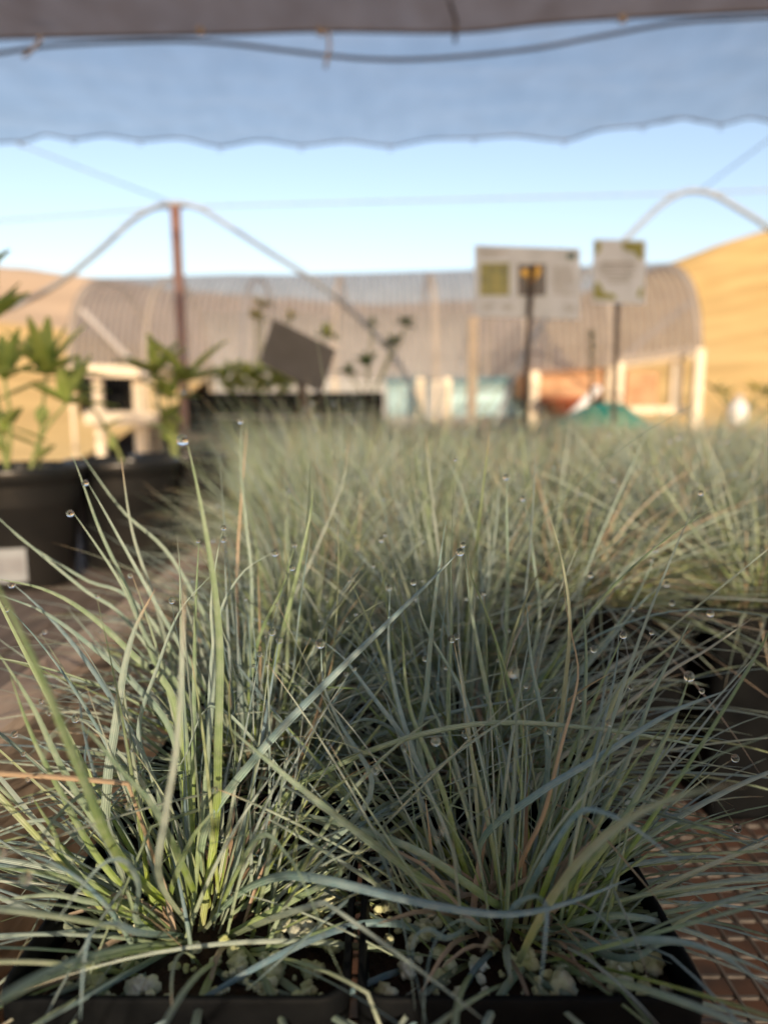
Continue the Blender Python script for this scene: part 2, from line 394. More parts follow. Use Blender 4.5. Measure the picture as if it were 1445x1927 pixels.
h = MB(); h.tube([at(330, 388, FY), Vector((at(330, 388, FY).x + .02, FY, GROUND))], .037, 10); h.build('centre_post', M['rust'], fr)
p = at(890, 596, FY); h = MB(); h.box((p.x, FY, (p.z + GROUND) / 2), (.07, .07, p.z - GROUND), None, 0, .008); h.build('valley_post', M['cream'], fr)
for a, b in (((30, 268), (318, 380)), ((1470, 245), (1320, 356))):
    h = MB(); h.tube([at(*a, 3.9), at(*b, FY)], .004, 6); h.build('brace_wire', M['pipe'], fr)

# ------------------------------------------------------------------ the tunnel house across the yard
th = thing('tunnel_house', 'long hoop tunnel covered in brown-grey shade net across the yard', 'shade tunnel', (0, 8, GROUND))
XL, XR = at(125, 690, 8.3).x, at(1322, 660, 7.7).x
def axis(u): return Vector((XL + (XR - XL) * u, 8.3 - .6 * u, 0))
PROF = [(0, 0), (.05, .22), (.16, .45), (.38, .68), (.75, .86), (1.15, .96), (1.6, 1.0), (2.05, .96), (2.45, .86), (2.82, .68), (3.04, .45), (3.15, .22), (3.2, 0)]
PROFS = resample([(a, b, 0) for a, b in PROF], 40)
EAVE = [(125, 690), (300, 696), (480, 704), (700, 716), (870, 716), (1000, 704), (1150, 688), (1322, 657)]
ROOF = [(160, 529), (300, 526), (460, 520), (560, 521), (680, 518), (870, 512), (960, 510), (1100, 505), (1290, 498)]
def eave(u):
    Y = axis(u).y; px = 722.5 + axis(u).x / Y * FPX * .995
    return at(px, np.interp(px, [p[0] for p in EAVE], [p[1] for p in EAVE]), Y).z
def ridge(u):
    Y = axis(u).y + 1.6; px = 722.5 + axis(u).x / Y * FPX * .995
    return at(px, np.interp(px, [p[0] for p in ROOF], [p[1] for p in ROOF]), Y).z
def arch(u, off=0.0):
    a = axis(u); z0, z1 = eave(u), ridge(u)
    return [Vector((a.x, a.y + d + off * (1 - 2 * d / 3.2), z0 + (z1 - z0 - off) * h)) for d, h, _ in PROFS]
c = MB(); c.sheet([arch(u) for u in np.linspace(0, 1, 60)]); c.build('net_roof', M['cloth_house'], th)
for u in (0, 1):
    A = arch(u, .01); c = MB(); rows = []
    lo = [Vector((p.x, p.y, eave(u) - .02)) for p in A]
    for t in np.linspace(0, 1, 6): rows.append([a.lerp(b, t) for a, b in zip(A, lo)])
    c.sheet(rows); c.build('net_end', M['cloth_house'], th)
for u in (0.004, .13, .29, .44, .6, .74, .87, .996):
    A = arch(u, .05); c = MB(); c.tube([Vector((A[0].x, A[0].y, GROUND))] + A + [Vector((A[-1].x, A[-1].y, GROUND))], .028, 8)
    c.build('hoop', M['cream'] if u not in (.29,) else M['pipe'], th)
c = MB(); rows = []
for u in np.linspace(.14, .7, 12):
    A = arch(u, .09); rows.append([A[k] + Vector((0, -.02, 0)) for k in range(29, 40)] + [Vector((A[39].x, A[39].y - .02, GROUND + .5))])
c.sheet(rows); c.build('back_liner', M['liner'], th)
for px in (166, 246, 790, 840, 1000, 1150, 1290):
    u = (at(px, 750, 8).x - XL) / (XR - XL); a = axis(u); zt = eave(u) + .03
    c = MB(); c.box((a.x, a.y + .03, (zt + GROUND) / 2), (.10, .10, zt - GROUND), None, 0, .012); c.build('post', M['cream'], th)
for x0, y0, x1, y1, w in ((148, 697, 262, 700, .13), (160, 786, 292, 788, .15), (1158, 684, 1312, 660, .15), (1180, 772, 1290, 772, .09)):
    c = MB(); c.bar(at(x0, y0, 8.12), at(x1, y1, 8.02), .05, w, 0, (0, 0, 1), .01); c.build('rail', M['cream'], th)
for x0, y0, x1, y1 in ((156, 584, 284, 716), (1302, 566, 1172, 672)):
    c = MB(); yb = 8.2 if x0 < 700 else 8.3
    c.bar(at(x0, y0, yb), at(x1, y1, yb - .1), .05, .11, 0, (0, -1, 0), .01); c.build('brace', M['clip'], th)
c = MB(); c.box(at(1270, 725, 8.1), (.12, .1, .62), None, 0, .012); c.build('post', M['cream'], th)

def crate(name, ctr, dim, material, label, cat, slats=4, fill=None):
    o = thing(name, label, cat, (ctr[0], ctr[1], ctr[2] - dim[2] / 2)); ctr = Vector(ctr); x, y, z = dim
    b = MB(); t = .012
    b.box(ctr - Vector((0, 0, z / 2 - t / 2)), (x, y, t))
    for i in range(slats):
        zz = ctr.z - z / 2 + t + .004 + (z - t) * (i + .5) / slats; hgt = (z - t) / slats * .93
        for sgn in (-1, 1):
            b.box((ctr.x, ctr.y + sgn * (y / 2 - t / 2), zz), (x, t, hgt), None, 0, .002)
            b.box((ctr.x + sgn * (x / 2 - t / 2), ctr.y, zz), (t * .96, y - 2 * t, hgt), None, 0, .002)
    b.build('body', material, o)
    for sx in (-1, 1):
        for sy in (-1, 1):
            b = MB(); b.box((ctr.x + sx * (x / 2 - .5 * t), ctr.y + sy * (y / 2 - .5 * t), ctr.z + .003), (t * 2.1, t * 2.1, z), None, 0, .002)
            b.build('corner_post', material, o)
    return o
# stock standing under the tunnel's rolled-up side
crate('crate', at(205, 745, 9.0), (.55, .5, .5), M['plastic'], 'black crate seen dark inside the cream frame at far left', 'crate')
def tub(px, py, Y, w_, h_, label, lid):
    p = at(px, py, Y); o = thing('storage_tub', label, 'tub', (p.x, p.y, p.z - h_ / 2), 'pale tubs under the tunnel'); a = w_ / 2
    b = MB(); rows = []
    def loop(hw, hd, z):
        return [Vector((p.x + sx * hw, p.y + sy * hd, p.z + z)) for sx, sy in ((-1, -1), (-.9, -1.06), (0, -1.06), (.9, -1.06), (1, -1), (1.02, 0), (1, 1), (0, 1.04), (-1, 1), (-1.02, 0), (-1, -1))]
    for hw, z in ((.86, -.5), (.9, -.3), (.93, 0), (.96, .25), (1, .46)): rows.append(loop(a * hw, .28 * hw, h_ * z))
    b.sheet(rows); b.f.append(tuple(range(10))); b.mi.append(0); b.sm.append(False)
    for k in range(9): b.box((p.x - a * .8 + a * .2 * k, p.y - .275, p.z - .06), (.035, .03, h_ * .7), None, 0, .008)
    b.build('body', M['tub_white'], o)
    b = MB(); b.box((p.x, p.y, p.z + h_ * .56), (w_ * 1.06, .64, h_ * .22), None, 0, .03); b.build('lid', lid, o)
for i, (px, w_, l) in enumerate(((765, .52, 'pale aqua tub with blue lid beside the left cream post'), (880, .58, 'pale aqua tub with blue lid, middle of the row under the net'), (945, .46, 'pale aqua tub with blue lid, right end of its row'))):
    tub(px, 752, 8.75 + .02 * i, w_, .42, l, M['tub_blue'])
def clay_pot(p, r, h, m, label):
    o = thing('clay_pot', label, 'pot', (p.x, p.y, p.z)); b = MB()
    b.lathe([(0.001, 0), (r * .68, 0), (r * .88, h * .72), (r * .9, h * .74), (r, h * .76), (r, h), (r * .92, h), (r * .86, h * .7), (.001, h * .68)], p, 24); b.build('bowl', m, o)
crate('crate', at(1050, 722, 8.2), (.98, .42, .34), M['orange'], 'wide sunlit orange-brown crate under the tunnel net', 'crate', 3)
crate('crate', at(1194, 738, 8.3), (.36, .4, .46), M['orange'], 'narrow orange-brown crate near the right end of the tunnel', 'crate', 4)
for px, py, Y, r, h, m, l in ((1372, 838, 3.2, .055, .09, M['rustred'], 'small red clay pot at the far right edge of the grass'),
                              (1065, 782, 7.6, .3, .2, M['rustred'], 'low red-brown bowl in front of the orange crates')):
    clay_pot(at(px, py, Y), r, h, m, l)
# white pipe leaning and white bottle
b = MB(); b.tube([at(1066, 792, 6.5), at(1126, 730, 6.6)], .038, 12); tag(b.build('pipe_length', M['white'], loc=at(1052, 792, 6.5)), 'white pipe leaning at a slant above the teal fabric', 'pipe')
p = at(1386, 800, 3.3); b = MB(); b.lathe([(.001, 0), (.042, 0), (.045, .01), (.045, .085), (.03, .108), (.018, .115), (.018, .135), (.001, .136)], p, 20)
bo = thing('bottle', 'white plastic bottle standing at the far right behind the grass', 'bottle', p); b.build('body', M['white'], bo)
b = MB(); b.lathe([(.021, .12), (.021, .142), (.001, .143)], p, 16); b.build('cap', M['clip'], bo)

# ------------------------------------------------------------------ leaves and plants
def leaf(mb, base, d, L, wd, droop=.5, fold=.25, n=7, mi=0, up=Vector((0, 0, 1))):
    d = Vector(d).normalized(); side = d.cross(up)
    if side.length < .1: side = Vector((1, 0, 0))
    side.normalize(); rows = []; p = Vector(base)
    for i in range(n):
        t = i / (n - 1); ww = wd * (math.sin(math.pi * min(1, (t * .86 + .07)) ** .8) ** .9) * .5 + .0004
        nrm = side.cross(d)
        rows.append([p - side * ww + nrm * ww * fold * 2, p.copy(), p + side * ww + nrm * ww * fold * 2])
        d = (d - Vector((0, 0, droop * L / n * 9 * t))).normalized(); p = p + d * (L / (n - 1))
    mb.sheet(rows, mi)
def rosette(mb, c, n, L, wd, rng, el=(10, 70), droop=.5):
    a0 = rng.random() * 6
    for k in range(n):
        a = a0 + k * 2.4; e = R(rng.uniform(*el))
        leaf(mb, c, (math.cos(a) * math.cos(e), math.sin(a) * math.cos(e), math.sin(e)), L * rng.uniform(.7, 1.15), wd * rng.uniform(.8, 1.1), droop * rng.uniform(.4, 1.5))

# the plank and board on the left, the wire bench
BN = thing('wire_bench', 'wire mesh nursery bench carrying the rows of potted grass', 'bench', (.5, 1.1, GROUND))
b = MB(); wz = BENCH - .0015
for x in np.arange(-.17, 1.75, .0135): b.box((x, 1.12, wz), (.0016, 2.1, .0016))
for y in np.arange(.07, 2.17, .0135): b.box((.79, y, wz - .0016), (1.92, .0016, .00155))
b.build('wire_mesh', M['wire'], BN)
for y in (.02, .75, 1.45, 2.19):
    b = MB(); b.box((.79, y, BENCH - .055), (2.0, .04, .09), None, 0, .004); b.build('crossbeam', M['board'], BN)
for x in (-.1, 1.7):
    for y in (.06, 2.15):
        b = MB(); b.box((x, y, (GROUND + BENCH - .1) / 2), (.09, .03, BENCH - .1 - GROUND), None, 0, .005); b.build('leg', M['board'], BN)
b = MB(); b.box((-.209, .32, -.232), (.038, 1.12, .148), None, 0, .004); b.build('side_board', M['board'], BN)
PT = thing('plank_table', 'grey plank table under the black pots at left', 'table', (-.6, .9, GROUND))
for k in range(4):
    b = MB(); b.box((-.30 - .142 * k, .72, -.2455), (.138, 1.9, .03), None, 0, .003); b.build('plank', M['plank'], PT)
for x in (-.3, -.75):
    for y in (0, 1.5):
        b = MB(); b.box((x, y, (GROUND - .262) / 2), (.07, .07, -.262 - GROUND), None, 0, .005); b.build('leg', M['plank'], PT)

# big round pots with leafy plants on the plank table
PZ = -.2295
def round_pot(px, Y, label, plabel, sticker=False, seed=1, rosettes=(), r=.085, h=.163):
    c = at(px, 900, Y); c.z = PZ
    o = thing('potted_plant', label, 'potted plant', c, 'black round pots on the plank table'); b = MB()
    b.lathe([(.001, 0), (r * .72, 0), (r * .74, .004), (r * .93, h - .024), (r * .95, h - .022), (r * 1.0, h - .020), (r * 1.01, h - .004), (r * .995, h), (r * .965, h), (r * .95, h - .006), (r * .93, h - .03), (r * .90, h - .05)], c, 56)
    b.build('pot', M['plastic_dusty'], o)
    b = MB(); rows = []
    for q in np.linspace(0.01, r * .92, 7): rows.append([c + Vector((q * math.cos(a), q * math.sin(a), h - .03 + .004 * noise.noise(Vector((q * 60 * math.cos(a), q * 60 * math.sin(a), seed))))) for a in np.linspace(0, 2 * math.pi, 25)])
    b.sheet(rows); b.build('soil', M['soil'], o)
    rng = random.Random(seed); lv = MB(); st = MB()
    for (qx, qy, dY, n, L, wd, e0, e1) in rosettes:
        top = at(qx, qy, Y + dY); b0 = c + Vector((rng.uniform(-.02, .02), rng.uniform(-.02, .02), h - .032)); mid = b0.lerp(top, .5) + Vector((rng.uniform(-.01, .01), 0, .01))
        st.tube([Vector(q) for q in resample([b0, mid, top], 10)], [.0032 - .00015 * k for k in range(10)], 7)
        rosette(lv, top, n, L, wd, rng, (e0, e1), .5)
        for k in range(2):
            a = rng.random() * 6.28; leaf(lv, b0.lerp(top, .35 + .2 * k), (math.cos(a), math.sin(a), .5), L * .8, wd * .8, .6)
    st.build('stem', M['stem'], o); lv.build('foliage', M['leaf'], o)
    if sticker:
        b = MB(); 
        def P(a, z, e): rr = r * (.74 + .19 * z / (h - .024)) + e; return c + Vector((rr * math.sin(a), -rr * math.cos(a), z))
        a0, a1 = -.12, .52
        b.sheet([[P(a, z, .0006) for a in np.linspace(a0, a1, 10)] for z in (.014, .036, .060)], 0)
        rng = random.Random(4); a = a0 + .06
        while a < a1 - .06:
            wv = rng.uniform(.006, .02); b.sheet([[P(q, z, .0010) for q in (a, a + wv)] for z in (.026, .048)], 1, False); a += wv + rng.uniform(.008, .022)
        b.build('label_sticker', [M['sticker'], M['ink']], o)
round_pot(36, .93, 'black round pot with white barcode sticker, nearest on the plank table', '', True, 3,
          ((-25, 615, .0, 8, .105, .022, 15, 75), (10, 715, -.02, 9, .075, .02, 5, 70), (88, 705, .02, 12, .085, .022, 0, 75), (-70, 560, .02, 8, .10, .022, 0, 60), (125, 760, .0, 8, .06, .017, 0, 60)  ))
round_pot(234, 1.06, 'black round pot of leafy plant, middle of three on the plank table', '', False, 5, ((146, 735, 0, 7, .06, .015, 0, 70),))
round_pot(343, 1.20, 'black round pot with upright green leaves, farthest of the three', '', False, 8, ((292, 705, 0, 10, .075, .025, 15, 80), (350, 718, .0, 9, .095, .026, 5, 60), (318, 750, 0, 9, .06, .022, 0, 60)))

# the second bench behind, with crate, plants and signs
BZ = at(500, 817, 2.5).z
SB = thing('rear_bench', 'wooden rear bench with tan edge behind the grass rows', 'bench', (0, 2.9, GROUND))
for k in range(5):
    b = MB(); b.box((.55, 2.52 + .152 * k, BZ - .016), (2.6, .148, .03), None, 0, .003); b.build('plank', M['board'], SB)
for x in (-.68, .55, 1.78):
    for y in (2.55, 3.08):
        b = MB(); b.box((x, y, (GROUND + BZ - .032) / 2), (.08, .08, BZ - .032 - GROUND), None, 0, .005); b.build('leg', M['board'], SB)
cc = at(548, 778, 2.68); cc.z = BZ + .075
crate('nursery_crate', cc, (.70, .30, .146), M['plastic'], 'long black nursery crate holding green plants on the rear bench', 'crate', 3)
def small_plant(name, label, base, parts, cat='plant'):
    o = thing(name, label, cat, base); st = MB(); cols = {}
    rng = random.Random(int(abs(base[0]) * 1000) + 3)
    for (qx, qy, Y, n, L, wd, m) in parts:
        top = at(qx, qy, Y); bb = Vector(base); mid = bb.lerp(top, .55) + Vector((rng.uniform(-.01, .01), 0, .01))
        st.tube([Vector(q) for q in resample([bb, mid, top], 9)], .0038, 6)
        rosette(cols.setdefault(m, MB()), top, n, L, wd, rng, (-10, 60), .5)
    st.build('stem', M['stem'], o)
    for m, mb in cols.items(): mb.build('foliage', M[m], o)
small_plant('crate_plant', 'bushy bright green plants filling the left of the black crate', at(470, 770, 2.62),
            [(412 + 9 * k, 708 + 14 * ((k * 7) % 3) - 6 * (k % 2), 2.6 + .03 * (k % 3), 9, .065, .03, 'leaf') for k in range(17)])
small_plant('seedling', 'thin seedling with dark leaf clusters rising from the crate', at(690, 770, 2.6),
            [(690, 688, 2.6, 9, .065, .034, 'leaf_dark'), (740, 648, 2.6, 8, .06, .036, 'leaf_dark'), (766, 613, 2.62, 7, .05, .03, 'leaf_dark'), (700, 612, 2.62, 5, .045, .018, 'leaf_dark'), (655, 705, 2.58, 8, .055, .024, 'leaf_dark')])
small_plant('seedling', 'spindly seedling with yellow leaves left of the tilted grey board', at(490, 770, 2.75),
            [(492, 575, 2.75, 9, .05, .026, 'leaf_yellow'), (482, 600, 2.75, 7, .05, .026, 'leaf_yellow'), (548, 600, 2.78, 6, .04, .022, 'leaf_yellow'), (616, 634, 2.8, 8, .06, .032, 'leaf')])
small_plant('shrub', 'leafy yellow-green shrub at the far right against the golden hill', at(1400, 800, 3.6),
            [(1345 + 19 * k, 735 + 17 * ((k * 5) % 4) - 8 * (k % 2), 3.5 + .08 * (k % 3), 8, .075, .024, 'leaf_yellow' if k % 3 == 1 else 'leaf_dark') for k in range(9)])
# dark spiky stem
sp = at(1112, 790, 2.7); o = thing('spiky_plant', 'dark spiky upright stem between the two signs', 'plant', sp); st = MB(); lv = MB()
st.tube([sp, at(1112, 620, 2.7)], [.008, .004], 8); rng = random.Random(2)
for k in range(70):
    q = sp.lerp(at(1112, 622, 2.7), rng.random() ** .8); a = rng.random() * 6.28; leaf(lv, q, (math.cos(a), math.sin(a), .5), .03, .006, .3, .2, 4)
st.build('stem', M['stake'], o); lv.build('foliage', M['leaf_dark'], o)
# teal fabric heap
b = MB(); rows = []
base = [(1040, 800), (1060, 790), (1085, 775), (1115, 762), (1150, 757), (1172, 760), (1192, 774), (1212, 790), (1225, 800)]
E = resample([at(x, y, 2.62) for x, y in base], 40); zb = at(1100, 800, 2.62).z - .03
for t in np.linspace(0, 1, 14):
    rows.append([Vector((p[0], 2.5 + .3 * t + .008 * noise.noise(Vector((p[0] * 40, t * 5, 1))), zb + (p[2] - zb) * math.sin(math.pi * (.02 + .96 * t)) ** .7 + .006 * noise.noise(Vector((p[0] * 50, t * 8, 0))))) for p in E])
b.sheet(rows); tag(b.build('fabric_heap', M['teal'], loc=(E[20][0], 2.6, zb)), 'teal fabric draped in a low heap behind the grass', 'fabric')

# signs
def sign_plate(o, corners, Y, t=.004, name='plate', m='sign', dark=None):
    P = [at(x, y, Y) for x, y in corners]; b = MB(); off = Vector((0, t, 0))
    b.add(P + [p + off for p in P], [(0, 1, 2, 3), (7, 6, 5, 4), (0, 4, 5, 1), (1, 5, 6, 2), (2, 6, 7, 3), (3, 7, 4, 0)]); b.build(name, M[m], o); return P
def print_on(mb, poly, Y, mi, e): mb.add([at(x, y, Y) - Vector((0, e, 0)) for x, y in poly], [tuple(range(len(poly)))], mi)
def rect(x0, y0, x1, y1): return [(x0, y1), (x1, y1), (x1, y0), (x0, y0)]
SY = 1.75
o = thing('plant_sign', 'wide white plant sign with green and yellow flower photographs', 'sign', at(985, 790, SY))
sign_plate(o, [(893, 594), (1090, 601), (1091, 468), (893, 461)], SY)
b = MB(); print_on(b, rect(903, 495, 958, 556), SY, 0, .001); b.build('photo_print', M['photo_green'], o)
b = MB(); print_on(b, rect(974, 497, 1027, 557), SY, 0, .001)
b.build('photo_print', M['photo_navy'], o)
b = MB(); rng = random.Random(9)
for k in range(9):
    x, y, r = 998 + rng.uniform(-14, 15), 519 + rng.uniform(-12, 12), rng.uniform(5, 8)
    print_on(b, [(x + r * (1 + .25 * math.cos(5 * a)) * math.cos(a), y - r * (1 + .25 * math.cos(5 * a)) * math.sin(a)) for a in np.linspace(0, 2 * math.pi, 20, endpoint=False)][::-1][::-1], SY, 0, .0018 + .0002 * k)
b.build('flower_print', M['yellow'], o)
b = MB(); print_on(b, [(1066, 488), (1082, 488), (1083, 478), (1076, 474), (1066, 478)], SY, 0, .001); b.build('logo_print', M['logo'], o)
b = MB()
for y, x0, x1, hh in ((472, 903, 956, 3), (479, 903, 940, 2)): print_on(b, rect(x0, y, x1, y + hh), SY, 0, .001)
rng = random.Random(5)
for k in range(9): print_on(b, rect(1040, 504 + 6 * k, 1040 + rng.uniform(22, 42), 506 + 6 * k), SY, 0, .001)
for y, x0, x1 in ((574, 906, 930), (580, 906, 924), (574, 944, 962), (580, 944, 966), (576, 1062, 1080), (582, 1066, 1082)): print_on(b, rect(x0, y, x1, y + 2.5), SY, 0, .001)
b.build('lettering', M['ink'], o)
b = MB(); b.tube([at(1002, 500, SY - .006), at(998, 560, SY - .008), at(990, 700, SY - .01), at(984, 830, SY - .01)], .0068, 8); b.build('stake', M['stake'], o)
o = thing('plant_sign', 'small white sign with olive corner patches on a dark stake', 'sign', at(1155, 790, SY + .05)); Y2 = SY + .05
sign_plate(o, [(1114, 570), (1213, 572), (1215, 452), (1117, 450)], Y2)
b = MB()
for poly in ([(1119, 455), (1119, 480), (1124, 478), (1129, 470), (1130, 462), (1128, 455)][::-1], [(1168, 456), (1172, 468), (1184, 474), (1192, 474), (1200, 486), (1209, 489), (1210, 456)],
             [(1118, 534), (1116, 562), (1158, 564), (1158, 556), (1148, 552), (1140, 553), (1133, 546), (1128, 534), (1122, 530)], [(1209, 540), (1202, 544), (1198, 556), (1203, 561), (1209, 558)]):
    b = MB(); print_on(b, poly, Y2, 0, .001); b.build('corner_print', M['olive'], o)
b = MB()
for k, (x0, x1, hh) in enumerate(((1130, 1196, 4), (1124, 1200, 2.4), (1126, 1190, 2.4), (1130, 1196, 2.4), (1138, 1186, 2.4), (1142, 1182, 2.4))): print_on(b, rect(x0, 494 + 7 * k, x1, 494 + 7 * k + hh), Y2, 0, .001)
b.build('lettering', M['ink'], o)
b = MB(); b.tube([at(1161, 560, Y2 + .01), at(1158, 680, Y2 + .01), at(1154, 830, Y2 + .01)], .0068, 8); b.build('stake', M['stake'], o)
o = thing('tilted_sign', 'plain grey back of a square sign tilted above the crate', 'sign', at(575, 790, 1.7))
sign_plate(o, [(487, 681), (604, 741), (632, 658), (514, 599)], 1.7, .012, 'plate', 'greyboard')
b = MB(); b.bar(at(560, 700, 1.722), at(600, 850, 1.722), .02, .008, 0, (0, -1, 0)); b.build('stake', M['stake'], o)

# ------------------------------------------------------------------ grass blades
class Blades:
    """collects grass blades and links them as one foliage mesh"""
    def __init__(s, k=5): s.k = k; s.V = []; s.UV = []; s.T = []; s.F = []; s.n = 0
    def add(s, pts, w, tint, side0=None, fold=.6, twist=0.0, blunt=2.6):
        P = np.asarray(pts, float); n = len(P)
        T = np.gradient(P, axis=0); T /= np.linalg.norm(T, axis=1)[:, None] + 1e-12
        sd = np.asarray(side0, float); k = s.k
        t = np.linspace(0, 1, n); a = np.linspace(-1, 1, k)
        wid = w * .5 * np.minimum(1, .72 + 1.6 * t) * np.clip(1 - t ** blunt, 0, 1) ** .85 + 5e-5
        verts = np.empty((n, k, 3))
        for i in range(n):
            sd = sd - T[i] * sd.dot(T[i]); ln = np.linalg.norm(sd)
            if ln < 1e-6: sd = np.cross(T[i], [.3, .7, .2]); ln = np.linalg.norm(sd)
            sd = sd / ln; nr = np.cross(sd, T[i]); c_, s_ = math.cos(twist * t[i]), math.sin(twist * t[i])
            sx = sd * c_ + nr * s_; nx = nr * c_ - sd * s_
            verts[i] = P[i] + wid[i] * (np.outer(a * math.cos(fold), sx) + np.outer(np.abs(a) ** 1.35 * math.sin(fold), nx))
        s.V.append(verts.reshape(-1, 3))
        uv = np.empty((n, k, 2)); uv[:, :, 0] = (a + 1) / 2; uv[:, :, 1] = t[:, None]; s.UV.append(uv.reshape(-1, 2))
        s.T.append(np.tile(np.array([*tint, 1.0]), (n * k, 1)))
        i, j = np.meshgrid(np.arange(n - 1), np.arange(k - 1), indexing='ij'); q = s.n + i * k + j
        s.F.append(np.stack([q, q + 1, q + k + 1, q + k], -1).reshape(-1, 4)); s.n += n * k
        return P[-1], T[-1]
    def mesh(s, name):
        V = np.vstack(s.V); F = np.vstack(s.F); UV = np.vstack(s.UV); T = np.vstack(s.T)
        me = bpy.data.meshes.new(name); me.vertices.add(len(V)); me.vertices.foreach_set('co', V.ravel())
        me.loops.add(F.size); me.loops.foreach_set('vertex_index', F.ravel().astype(np.int32))
        me.polygons.add(len(F)); me.polygons.foreach_set('loop_start', (np.arange(len(F)) * 4).astype(np.int32))
        me.polygons.foreach_set('loop_total', np.full(len(F), 4, np.int32)); me.polygons.foreach_set('use_smooth', np.ones(len(F), bool))
        u = me.uv_layers.new(name='UVMap'); u.data.foreach_set('uv', UV[F.ravel()].ravel())
        c = me.color_attributes.new('tint', 'FLOAT_COLOR', 'POINT'); c.data.foreach_set('color', T.ravel())
        me.materials.append(M['blade']); me.update(calc_edges=True); me.validate(); return me
def tuft(B, rng, n, c=(0, 0, 0), scale=1.0, segs=14, wmul=1.0, flat=.24, green=.35, drym=.06, lean=(0, 0), crown=.017, Lr=(.085, .175), clear=0.0, sg=30, thatch=.12, warm=0.0, az=None):
    """n random blades from one crown; gives back candidate tips for dew"""
    c = np.array(c, float); tips = []
    for i in range(n):
        ph = rng.uniform(0, 2 * math.pi) if az is None else rng.gauss(*az); r = crown * math.sqrt(rng.random())
        if math.sin(ph) < -.1 and rng.random() < clear: ph = -ph
        if rng.random() < flat: th = R(rng.uniform(48, 84)); L = rng.uniform(.08, .17); bend = rng.uniform(.1, .75)
        else: th = abs(rng.gauss(0, R(sg))) + R(3); L = rng.uniform(*Lr) * (1.12 if rng.random() < .2 else 1.3 if rng.random() < .06 else 1); bend = rng.uniform(-.25, .75) + (.8 if rng.random() < .08 else 0)
        if rng.random() < .22: L *= .55
        L *= scale; dp = rng.gauss(0, .35); kink = rng.uniform(.35, .8) if rng.random() < .09 else 2; kb = rng.uniform(.3, 1.1)
        p = c + np.array([r * math.cos(ph + rng.gauss(0, .6)), r * math.sin(ph + rng.gauss(0, .6)), -.004]); P = [p]; ds = L / (segs - 1)
        for k in range(1, segs):
            t = k / (segs - 1); a = th + bend * t ** 1.5 + (kb if t > kink else 0); f = ph + dp * t
            d = np.array([math.sin(a) * math.cos(f) + lean[0] * t, math.sin(a) * math.sin(f) + lean[1] * t, math.cos(a)])
            p = p + d / np.linalg.norm(d) * ds
            if p[2] < c[2] - .002 and (abs(p[0] - c[0]) < .055 and abs(p[1] - c[1]) < .055): p[2] = c[2] - .002 + .003 * rng.random()
            P.append(p)
        dry = rng.random() < drym
        tint = (rng.uniform(warm, 1), (rng.uniform(.45, 1) if rng.random() < green else rng.uniform(0, .28)), rng.uniform(.7, 1) if dry else (rng.uniform(0, .15)))
        w = rng.uniform(.0012, .0026) * wmul * (.75 if dry else 1); q = ph + math.pi / 2 + rng.gauss(0, .9)
        tp, tt = B.add(P, w, tint, (math.cos(q), math.sin(q), rng.gauss(0, .3)), rng.uniform(.35, .95), rng.gauss(0, .8))
        if not dry and rng.random() < thatch:      # last year's straw lying low round the crown
            f = rng.uniform(0, 6.28); q0 = c + np.array([.012 * math.cos(f), .012 * math.sin(f), .002]); l_ = rng.uniform(.02, .055); e = rng.uniform(.0, .9); g2 = f + rng.gauss(0, .8)
            d = np.array([math.cos(g2) * math.cos(e), math.sin(g2) * math.cos(e), math.sin(e)]); m1 = q0 + d * l_ * .5 + np.array([0, 0, .004])
            B.add(resample([q0, m1, q0 + d * l_ + np.array([0, 0, -.004 * rng.random()])], 7), rng.uniform(.0015, .003) * wmul, (rng.random(), 0, rng.uniform(.75, 1)), (math.sin(g2), -math.cos(g2), .2), .3)
        if not dry and tp[2] > c[2] + .05: tips.append((tp, tt, w))
    return tips

# ------------------------------------------------------------------ square nursery pots
RIM, PW, PH = -.160, .0495, .1315
def square_pot():
    b = MB(); rows = []
    def loop(h, r, z):
        out = []
        for (sx, sy, a0) in ((1, 1, 0), (-1, 1, 90), (-1, -1, 180), (1, -1, 270)):
            for k in range(5):
                a = R(a0 + 22.5 * k); out.append(Vector((sx * (h - r) + r * math.cos(a), sy * (h - r) + r * math.sin(a), z)))
        return out + [out[0].copy()]
    for h, r, z in ((.030, .004, -PH + .004), (.0365, .005, -PH), (.0372, .006, -PH + .004), (.0452, .007, -.016), (.0458, .007, -.0148), (.0488, .008, -.0140), (.0495, .008, -.0125), (.0495, .008, -.001), (.0492, .008, 0), (.0478, .007, 0), (.0474, .007, -.001), (.0462, .007, -.016), (.0445, .006, -.03)):
        rows.append(loop(h, r, z))
    b.sheet(rows); b.add(rows[0][:-1], [tuple(reversed(range(20)))]); return b
def soil_mesh(seed):
    b = MB(); rows = []
    for v in np.linspace(-.0468, .0468, 26):
        rows.append([Vector((u, v, -.013 + .0035 * noise.noise(Vector((u * 70, v * 70, seed))) + .002 * noise.noise(Vector((u * 260, v * 260, seed))))) for u in np.linspace(-.0468, .0468, 26)])
    return b.sheet(rows)
